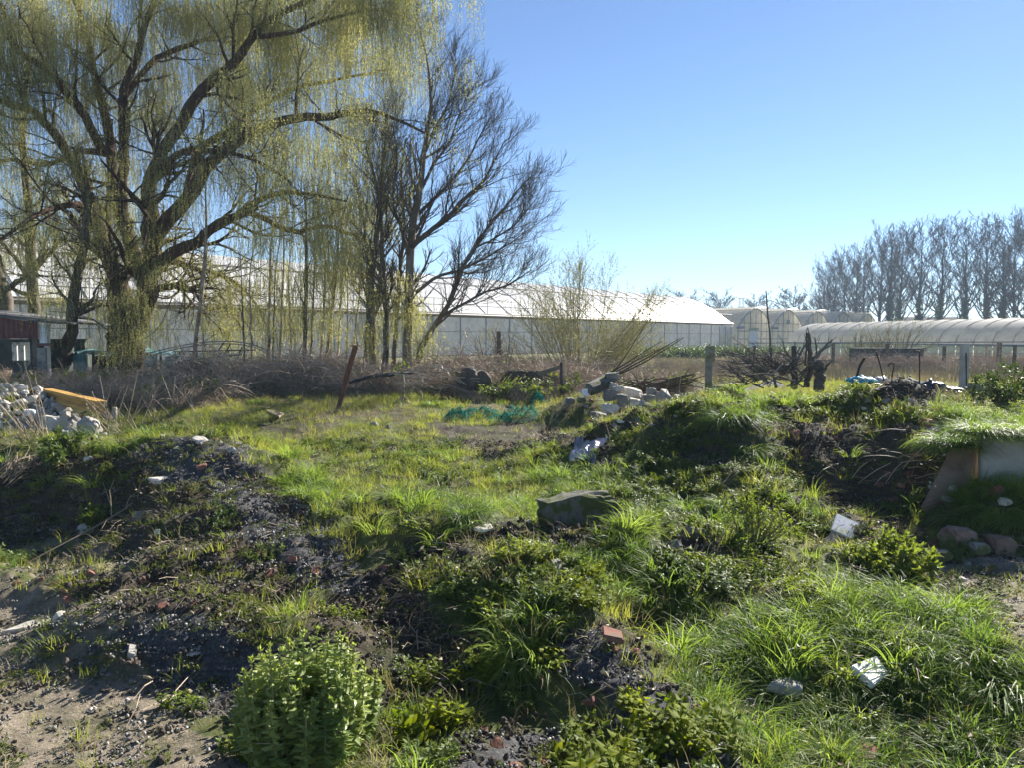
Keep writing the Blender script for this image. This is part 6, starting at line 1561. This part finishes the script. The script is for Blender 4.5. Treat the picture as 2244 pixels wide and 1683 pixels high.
# ---- cut branches, stumps, sticks
def sticks(name, label, cat, sets, mat, group=None, s=5, root_px=None, per=0, pl=(.1, .35)):
    if name == 'dead_weed_clump': sets = [(p_, [w_ * .62 for w_ in ws_]) for p_, ws_ in sets]; per += 2
    P0 = at(*sets[0][0][0]); root = empty(name, P0); tag(root, label, cat, group); A_ = []
    for pts, w in sets:
        P = np.array([at(*q) for q in pts]); R = np.array([w_ / 2 * pxm(p[1]) for w_, p in zip(w, P)]); P, R = resample(P, R, 10); P = P + rng.normal(size=P.shape) * R[:, None] * .22
        mb = MB(); tube(mb, relto(P, root), R, s); mb.obj('branch', M[mat], root); A_.append((P, R))
    if per:
        P2_, R2_ = grow(np.array([a for a, b in A_]), np.array([b for a, b in A_]), per, .2, 1, pl, (.4, .9), (0, 0, .3), .5, 4, .12, .003, .5); tubes_part(root, [(P2_, R2_, 3)], 'twigs', M[mat], 'stuff')
    return root
d = 14.2
sticks('stump', 'hacked dark stump with shoots, left of the group of stumps', 'tree stump', [([(1741, 850, d), (1741, 800, d), (1739, 755, d)], [17, 13, 10]), ([(1742, 800, d), (1760, 762, d), (1772, 745, d)], [6, 4, 2]), ([(1741, 790, d), (1722, 770, d), (1716, 745, d)], [6, 4, 2])], 'greybark', per=5)
sticks('stump', 'forked bush stump with two bare upright stems in the middle', 'tree stump', [([(1768, 850, d), (1777, 800, d), (1774, 760, d), (1772, 728, d)], [14, 11, 9, 7]), ([(1776, 800, d), (1791, 777, d), (1808, 757, d), (1824, 744, d)], [12, 9, 5, 4]), ([(1765, 800, d), (1767, 760, d), (1768, 728, d)], [5, 4, 4]), ([(1790, 780, d), (1788, 755, d), (1786, 738, d)], [4, 3, 2])], 'greybark', per=5)
sticks('stump', 'thick pale cut stump at the right of the group of stumps', 'tree stump', [([(1796, 850, d - .3), (1796, 820, d - .3), (1797, 793, d - .3)], [24, 22, 21]), ([(1806, 812, d - .3), (1814, 798, d - .3), (1824, 790, d - .3)], [7, 5, 3])], 'greybark', per=0, s=9)
sticks('sapling', 'tall thin single shoot reaching above the arched greenhouse roofs', 'sapling', [([(1700, 850, 15), (1689, 775, 15), (1687, 728, 15), (1683, 692, 15), (1679, 636, 15)], [6, 5, 4, 3.5, 2.5])], 'greybark', per=5, pl=(.04, .14))
BR = []
for i in range(80):
    x0, y0 = rng.uniform(1620, 1770), rng.uniform(805, 852); L = rng.uniform(40, 120); a = rng.uniform(-.95, .95); a = math.pi - a if rng.random() < .62 else a * .8
    x1, y1 = max(1572, x0 + math.cos(a) * L), y0 - abs(math.sin(a)) * L * .7 - 8; dd = 14 + rng.normal() * .5
    BR.append(([(x0, y0, dd), ((x0 + x1) / 2, (y0 + y1) / 2 - 8, dd + rng.normal() * .2), (x1, y1, dd + rng.normal() * .5)], [rng.uniform(2, 4), 2.4, 1.3]))
sticks('brush_pile', 'tangled heap of cut branches with new shoots behind the big grey slab', 'brushwood', BR, 'greybark', per=9)
BR = [([(1327 + i * 6, 822, 18.5), (1360 + i * 14, 795 - i * 1, 18.4), (x, y, 18.3)], [3.6, 3, 1.5]) for i, (x, y) in enumerate(((1420, 700), (1448, 748), (1470, 752), (1489, 741), (1500, 738)))]
sticks('cut_branches', 'fan of long cut branches pointing up right above the middle heap', 'branches', BR, 'twig', per=3)
BR = []
for i in range(34):
    x0, y0 = rng.uniform(1380, 1470), rng.uniform(838, 862); x1 = x0 + rng.uniform(40, 110) * (1 if rng.random() < .7 else -.8); BR.append(([(x0, y0, 16.8), ((x0 + x1) / 2, y0 - rng.uniform(0, 14), 16.6), (x1, y0 + rng.uniform(-28, 14), 16.5)], [3.5, 3, 1.5]))
BR.append(([(1424, 848, 16), (1470, 833, 16), (1500, 824, 16), (1522, 819, 16)], [7, 6, 5, 3]))
sticks('cut_branches', 'low spread of cut branches between the middle heap and the mossy post', 'branches', BR, 'twig', per=3)
sticks('log', 'dark fallen log in front of the brambles right of the prop', 'log', [([(765, 838, 20), (800, 828, 20.2), (850, 820, 20.5), (905, 815, 21)], [6, 8, 9, 7])], 'black')
sticks('log', 'grey fallen stick running through the base of the brambles', 'log', [([(668, 838, 19.8), (700, 846, 19.6), (750, 852, 19.5), (800, 856, 19.4)], [4, 5, 4, 3])], 'wood')
sticks('dead_branch', 'pale forked dead branch standing in front of the dark hollow', 'branch', [([(884, 820, 18.4), (886, 850, 18.2), (882, 880, 18), (874, 894, 17.8)], [4, 4, 4, 3]), ([(884, 868, 18.1), (896, 885, 18), (898, 895, 17.8)], [3, 3, 2]), ([(884, 870, 18.1), (860, 890, 17.9), (855, 898, 17.8)], [3, 2, 2]), ([(886, 862, 18.1), (910, 850, 18.2), (930, 835, 18.4)], [3, 2, 2])], 'deadstem', per=3)
BR = []
for i in range(30):
    x0, y0 = rng.uniform(860, 1000), rng.uniform(800, 850); BR.append(([(x0, y0, 19.5), (x0 + rng.uniform(10, 60), y0 + rng.uniform(-10, 22), 19.3), (x0 + rng.uniform(50, 110), y0 + rng.uniform(0, 40), 19)], [3, 2.5, 1.5]))
sticks('brush_pile', 'pinkish heap of thin twigs under the tall bare tree', 'brushwood', BR, 'cane', per=3)
crumple('brush_clump', 'darkbark', 1035, 838, 60, 40, 19.5, 'dark rounded clump of roots at the back of the clearing', 'root clump', .5, 31)
BR = []
for i in range(16):
    x0 = rng.uniform(1085, 1160); BR.append(([(x0, 835, 19.5), (x0 + 20, 817 + rng.uniform(-4, 4), 19.4), (x0 + rng.uniform(40, 70), 828 + rng.uniform(-4, 8), 19.3)], [4, 4, 2]))
sticks('brush_pile', 'dark arched bundle of sticks left of the tilted plank', 'brushwood', BR, 'darkbark')
slab_px('plank', 'wood', [(1176, 815, 18.9), (1226, 800, 18.7), (1226, 808, 18.7), (1180, 824, 18.9)], .05, 'tilted grey plank in the brambles beside a short dark post', 'plank', .01, auto=None)
conc_post(1230, 793, 830, 18.8, 6, 'black', 'short black post at the end of the tilted plank')
# foreground stems
sticks('fallen_reed', 'long straight dead stem fallen across the left mound', 'stem', [([(49, 1240, 6.55), (200, 1160, 7.0), (300, 1100, 7.5), (392, 1046, 8.1)], [3.5, 5, 5, 4]), ([(245, 1135, 7.2), (243, 1100, 7.2), (240, 1075, 7.2)], [3, 2, 1.5]), ([(275, 1118, 7.3), (282, 1095, 7.3), (288, 1085, 7.3)], [2, 2, 1]), ([(300, 1100, 7.5), (305, 1070, 7.5), (310, 1055, 7.5)], [2, 2, 1])], 'deadstem', per=2)
BR = []
for i in range(30):
    x0, y0 = 95 + rng.normal() * 14, 1010 + rng.normal() * 18; a = rng.uniform(1.65, 2.7); L = rng.uniform(60, 210); BR.append(([(x0, y0, 9.3), (x0 + math.cos(a) * L * .5, y0 - math.sin(a) * L * .55, 9.2), (x0 + math.cos(a) * L * 1.05, y0 - math.sin(a) * L, 9.0)], [3.4, 2.6, 1.4]))
sticks('dead_weed_clump', 'fan of tall pale dead stalks in front of the left rubble pile', 'dead stalks', BR, 'deadstem', per=3, pl=(.08, .3))
BR = []
for i in range(16):
    x0, y0 = rng.uniform(-20, 30), rng.uniform(1030, 1075); BR.append(([(x0, y0, 8.2), (x0 + 25, y0 - 22, 8.3), (x0 + rng.uniform(35, 75), y0 - rng.uniform(30, 60), 8.4)], [3, 3, 1.5]))
sticks('dead_weed_clump', 'pale flattened stalks at the left edge below the rubble pile', 'dead stalks', BR, 'deadstem', per=1)
BR = []
for i in range(26):
    x0, y0 = 255 + rng.normal() * 26, 940 + rng.normal() * 14; a = rng.uniform(.9, 2.6); L = rng.uniform(30, 115); BR.append(([(x0, y0, 11.3), (x0 + math.cos(a) * L * .5, y0 - math.sin(a) * L * .5, 11.3), (x0 + math.cos(a) * L, y0 - math.sin(a) * L * .95, 11.3)], [2.4, 2, 1.2]))
sticks('dead_weed_clump', 'thin dead stalks right of the ochre beam', 'dead stalks', BR, 'deadstem', per=2)
BR = []
for i in range(24):
    x0, y0 = 355 + rng.normal() * 55, 905 + rng.normal() * 8; a = rng.uniform(.7, 2.4); L = rng.uniform(30, 100); BR.append(([(x0, y0, 16.5), (x0 + math.cos(a) * L * .5, y0 - math.sin(a) * L * .5, 16.5), (x0 + math.cos(a) * L, y0 - math.sin(a) * L * .95, 16.5)], [2.2, 2, 1.2]))
sticks('dead_weed_clump', 'pinkish dead stems at the left end of the brambles', 'dead stalks', BR, 'cane', per=3)
sticks('twig', 'forked pale twigs lying across the dark hollow above the leafy bush', 'twig', [([(665, 1365, 5.3), (730, 1385, 5.2), (790, 1400, 5.15), (850, 1402, 5.1)], [2.5, 4, 5, 3]), ([(760, 1370, 5.25), (800, 1385, 5.2), (845, 1392, 5.1)], [2, 3, 2]), ([(690, 1400, 5.2), (760, 1388, 5.2), (820, 1378, 5.2)], [2, 2, 1.5]), ([(645, 1405, 5.1), (700, 1425, 5.0), (750, 1415, 5.0)], [2, 2, 1.5])], 'deadstem', per=2, pl=(.03, .12))
sticks('twig', 'curved pale root across the reddish soil near the bottom', 'twig', [([(965, 1555, 4.05), (985, 1568, 4.05), (1040, 1580, 4.0), (1080, 1575, 4.0), (1100, 1560, 4.0)], [3, 5, 6, 5, 2])], 'deadstem')
sticks('twig', 'second curved pale root above the first near the bottom', 'twig', [([(1042, 1540, 4.1), (1055, 1556, 4.1), (1090, 1562, 4.1), (1122, 1560, 4.1)], [2, 5, 5, 2])], 'deadstem')
sticks('bramble_cane', 'thin arching bramble stems over the nettles near the bottom centre', 'bramble', [([(1062, 1445, 4.3), (1080, 1480, 4.25), (1120, 1520, 4.2), (1170, 1535, 4.15), (1178, 1560, 4.1)], [3, 3, 3, 3, 2]), ([(1110, 1400, 4.4), (1125, 1440, 4.35), (1140, 1480, 4.3)], [2.5, 2.5, 2]), ([(1140, 1440, 4.3), (1165, 1490, 4.25), (1155, 1530, 4.2)], [2, 2.5, 2])], 'cane', per=1)
sticks('twig', 'pale bare twig lying on grass at the right edge near the bottom', 'twig', [([(2088, 1580, 3.9), (2150, 1590, 3.85), (2220, 1605, 3.8), (2260, 1625, 3.8)], [2.5, 4, 5, 5]), ([(2180, 1594, 3.85), (2160, 1578, 3.85)], [3, 1.5]), ([(2200, 1600, 3.83), (2195, 1580, 3.85)], [2, 1])], 'deadstem', per=2, pl=(.02, .08))
sticks('twig', 'stem poking up in front of the leafy bush with bent side twigs', 'twig', [([(684, 1690, 3.3), (680, 1630, 3.32), (677, 1570, 3.35)], [6, 5, 3]), ([(684, 1660, 3.3), (720, 1630, 3.3), (745, 1600, 3.32)], [3, 3, 2]), ([(680, 1630, 3.3), (640, 1625, 3.3), (615, 1632, 3.3)], [3, 2, 2])], 'deadstem', per=1)
BR = []
for i in range(22):
    x0, y0 = rng.uniform(1810, 2020), rng.uniform(930, 1060); a = rng.uniform(-.9, .9) + (math.pi if rng.random() < .5 else 0); L = rng.uniform(30, 90); p = hit(x0, y0)
    BR.append(([(x0, y0, p[1] - .1), (x0 + math.cos(a) * L * .5, y0 - math.sin(a) * L * .5 - 4, p[1] - .2), (x0 + math.cos(a) * L, y0 - math.sin(a) * L, p[1] - .18)], [2, 2, 1.2]))
sticks('fallen_reed', 'bare thin stems hanging over the shaded face of the right mound', 'stems', BR, 'deadstem', per=1)
for (px, py, hh) in ((1350, 905, .55), (1455, 900, .5), (1500, 905, .6), (1335, 990, .4), (1230, 860, .6), (1140, 1000, .3), (1960, 905, .3), (2165, 945, .35), (1680, 905, .3)):
    p = hit(px, py); mb = MB(); P_ = [p, p + [rng.normal() * .05, 0, hh * .5], p + [rng.normal() * .12, 0, hh]]; tube(mb, P_, [.006, .005, .003], 4); tag(mb.obj('dead_stalk', M['cane']), 'single thin dead stalk standing upright in the grass', 'stalk', 'single dead stalks')

# ---- big grass clumps
CL = [blades(520, .13, (.24, .50), .0056, (.2, 1.5), .40, 7, 'longgrass') for _ in range(4)]
def clump(px, py, s, label, dz=0, group=None, Y=None):
    p = hit(px, py) if Y is None else at(px, py, Y); o = link('grass_clump', CL[int(rng.integers(0, 4))]); o.location = p + np.array([0, .05, dz - .02]); s *= 1.12; o.scale = (s, s, s * .9); o.rotation_euler = (0, 0, rng.uniform(0, 6)); tag(o, label, 'grass clump', group)
clump(1512, 1120, .95, 'lush round grass clump alone on the lower slope of the right mound')
clump(1600, 925, 1.05, 'bright backlit grass clump at the left shoulder of the right mound'); clump(1665, 905, .9, 'bright grass clump in front of the big grey slab')
clump(1650, 990, .7, 'grass clump below the standing brown brick slab'); clump(1680, 1130, .7, 'shaded grass clump in the middle of the right mound face')
clump(1590, 1110, .75, 'shaded drooping grass clump right of the round one'); clump(620, 1075, .65, 'bluish grass clump on the right shoulder of the left mound')
clump(2100, 975, .95, 'long grass clump hanging over the brown wall panel', .0, Y=PWY[1] - .02); clump(2240, 955, .8, 'grass clump over the right end of the pale wall panel', Y=PWY[0]); clump(2205, 950, .8, 'long grass clump hanging over the pale wall panel', Y=PWY[0] - .02); clump(2152, 950, .85, 'yellow green grass clump between the two hanging ones', Y=PWY[0] - .02); clump(2060, 975, .7, 'grass clump hanging at the left end of the brown wall panel', Y=PWY[1] + .1)
clump(2120, 1140, .8, 'bright grass clump at the left of the stone edged bank'); clump(2190, 1130, .85, 'bright grass clump in the middle of the stone edged bank'); clump(2240, 1150, .8, 'bright grass clump at the right end of the stone edged bank')
clump(1310, 1235, .75, 'tall grass clump under the long concrete lump'); clump(1340, 1300, .7, 'tall grass clump right of the slanted block')
clump(1020, 1130, .7, 'dark rooted grass clump at the near edge of the clearing'); clump(930, 1120, .5, 'low grass clump left along the clearing edge')
clump(1600, 1440, .75, 'long grass clump at the top left of the lower right grass'); clump(1700, 1600, .7, 'long grass clump near the dark rough rock'); clump(2010, 1430, .75, 'grass clump beside the half hidden terrazzo tile')
clump(2200, 1520, .95, 'large drooping grass clump at the right edge near the bottom'); clump(1880, 1600, .65, 'upright grass clump near the bottom right'); clump(1790, 1400, .6, 'grass clump in the middle of the lower right grass')
clump(1130, 1460, .55, 'grass clump among the nettles near the bottom centre'); clump(1800, 1265, .6, 'grass clump left of the white flowered plant'); clump(950, 890, .9, 'dark grass clump left of the green netting'); clump(560, 885, .8, 'tall grass clump behind the pale plank')
clump(1470, 885, .35, 'small dark plant in front of the low wall'); clump(1385, 960, .7, 'grass clump between the litter and the lilac sheet'); clump(260, 985, .8, 'grass clump left on the left mound')
# leafy white-tipped plant by the sand
bush('leafy_plant', 'bushy shining leafy plant between the dark hollow and the sand', 'plant', 1960, 1262, hY(1960, 1262), .36, .5, 26, (M['budtwig'], M['budtwig']), M['weed'], (5,), 16, .06, .003)
bush('leafy_plant', 'dark leafy plant high on the left mound below the dead stalks', 'plant', 155, 1010, hY(155, 1010), .34, .6, 18, (M['budtwig'], M['budtwig']), M['ever'], (5,), 12, .06, .003)
bush('leafy_plant', 'leafy plant at the foot of the left mound by the fallen stem', 'plant', 205, 1140, hY(205, 1150), .2, .3, 12, (M['budtwig'], M['budtwig']), M['weed'], (4,), 10, .05, .003)
bush('leafy_plant', 'upright feathery green plant on the dark mound flank right of the grass clump', 'plant', 1640, 1190, hY(1640, 1190), .42, .5, 22, (M['budtwig'], M['budtwig']), M['weed'], (5,), 14, .03, .003)

# ---- the big leafy bush in the foreground
fb = hit(675, 1665); fb = ground(fb[0], fb[1]); fbr = empty('leafy_bush', fb); tag(fbr, 'dense pale green leafy bush with upright tips in the foreground', 'bush')
nst = 105; an = rng.uniform(0, 6.28, nst); q = np.sqrt(rng.random(nst)); tips = []
sbm = MB(); lbm = MB()
for i in range(nst):
    bx, by = math.cos(an[i]) * q[i], math.sin(an[i]) * q[i]
    H = (.60 - .27 * q[i] ** 2) * rng.uniform(.72, 1.08)
    B = fb + [bx * .16, by * .14, -.02]; T = fb + [bx * .36 + rng.normal() * .02, by * .3, H]
    mid_ = (B + T) / 2 + [bx * .05, by * .05, -.03]; P_, R_ = resample(np.array([B, mid_, T]), [.006, .005, .003], 8); tube(sbm, relto(P_, fbr), R_, 4)
    nl = 66; t = rng.random(nl) ** .75 * .86 + .12; t = np.concatenate([t, np.full(9, .985)]); nl = len(t)
    f = t * 7; a_ = np.minimum(f.astype(int), 6); w_ = (f - a_)[:, None]; C = P_[a_] * (1 - w_) + P_[a_ + 1] * w_
    az = rng.uniform(0, 6.28, nl); el = rng.uniform(-.5, .35, nl) + (t > .95) * rng.uniform(.3, 1.2, nl); Dl = np.stack([np.cos(az) * np.cos(el), np.sin(az) * np.cos(el), np.sin(el)], -1)
    L_ = .060 * (1.15 - .55 * t ** 2) * rng.uniform(.7, 1.2, nl) * np.where(t > .95, .62, 1)
    V, F_ = leaf_geo(relto(C, fbr), Dl, nrm(np.cross(Dl, [0, 0, 1]) + rng.normal(size=(nl, 3)) * .25), L_, L_ * .29, .3, True); lbm.add(V, F_, 0, rng.random(nl).repeat(6) * .5)
o = sbm.obj('stems', M['budtwig'], fbr); o['kind'] = 'stuff'; o = lbm.obj('leaves', M['spurge'], fbr); o['kind'] = 'stuff'
HAZE = 0.0006
# ================================================================== AIR
mb = MB(); box(mb, (0, 750, 17.5), (5200, 1800, 45)); mb.V[0] = mb.V[0] * [1, 1, 1]
hz = newmat('haze_air')
hm, hnt, hout = hz
pv = N(hnt, 'ShaderNodeVolumePrincipled'); pv.inputs['Color'].default_value = (.62, .80, 1, 1); pv.inputs['Density'].default_value = HAZE; pv.inputs['Anisotropy'].default_value = 0.0
hnt.links.new(pv.outputs[0], hout.inputs['Volume'])
o = mb.obj('haze', hm); o['kind'] = 'stuff'
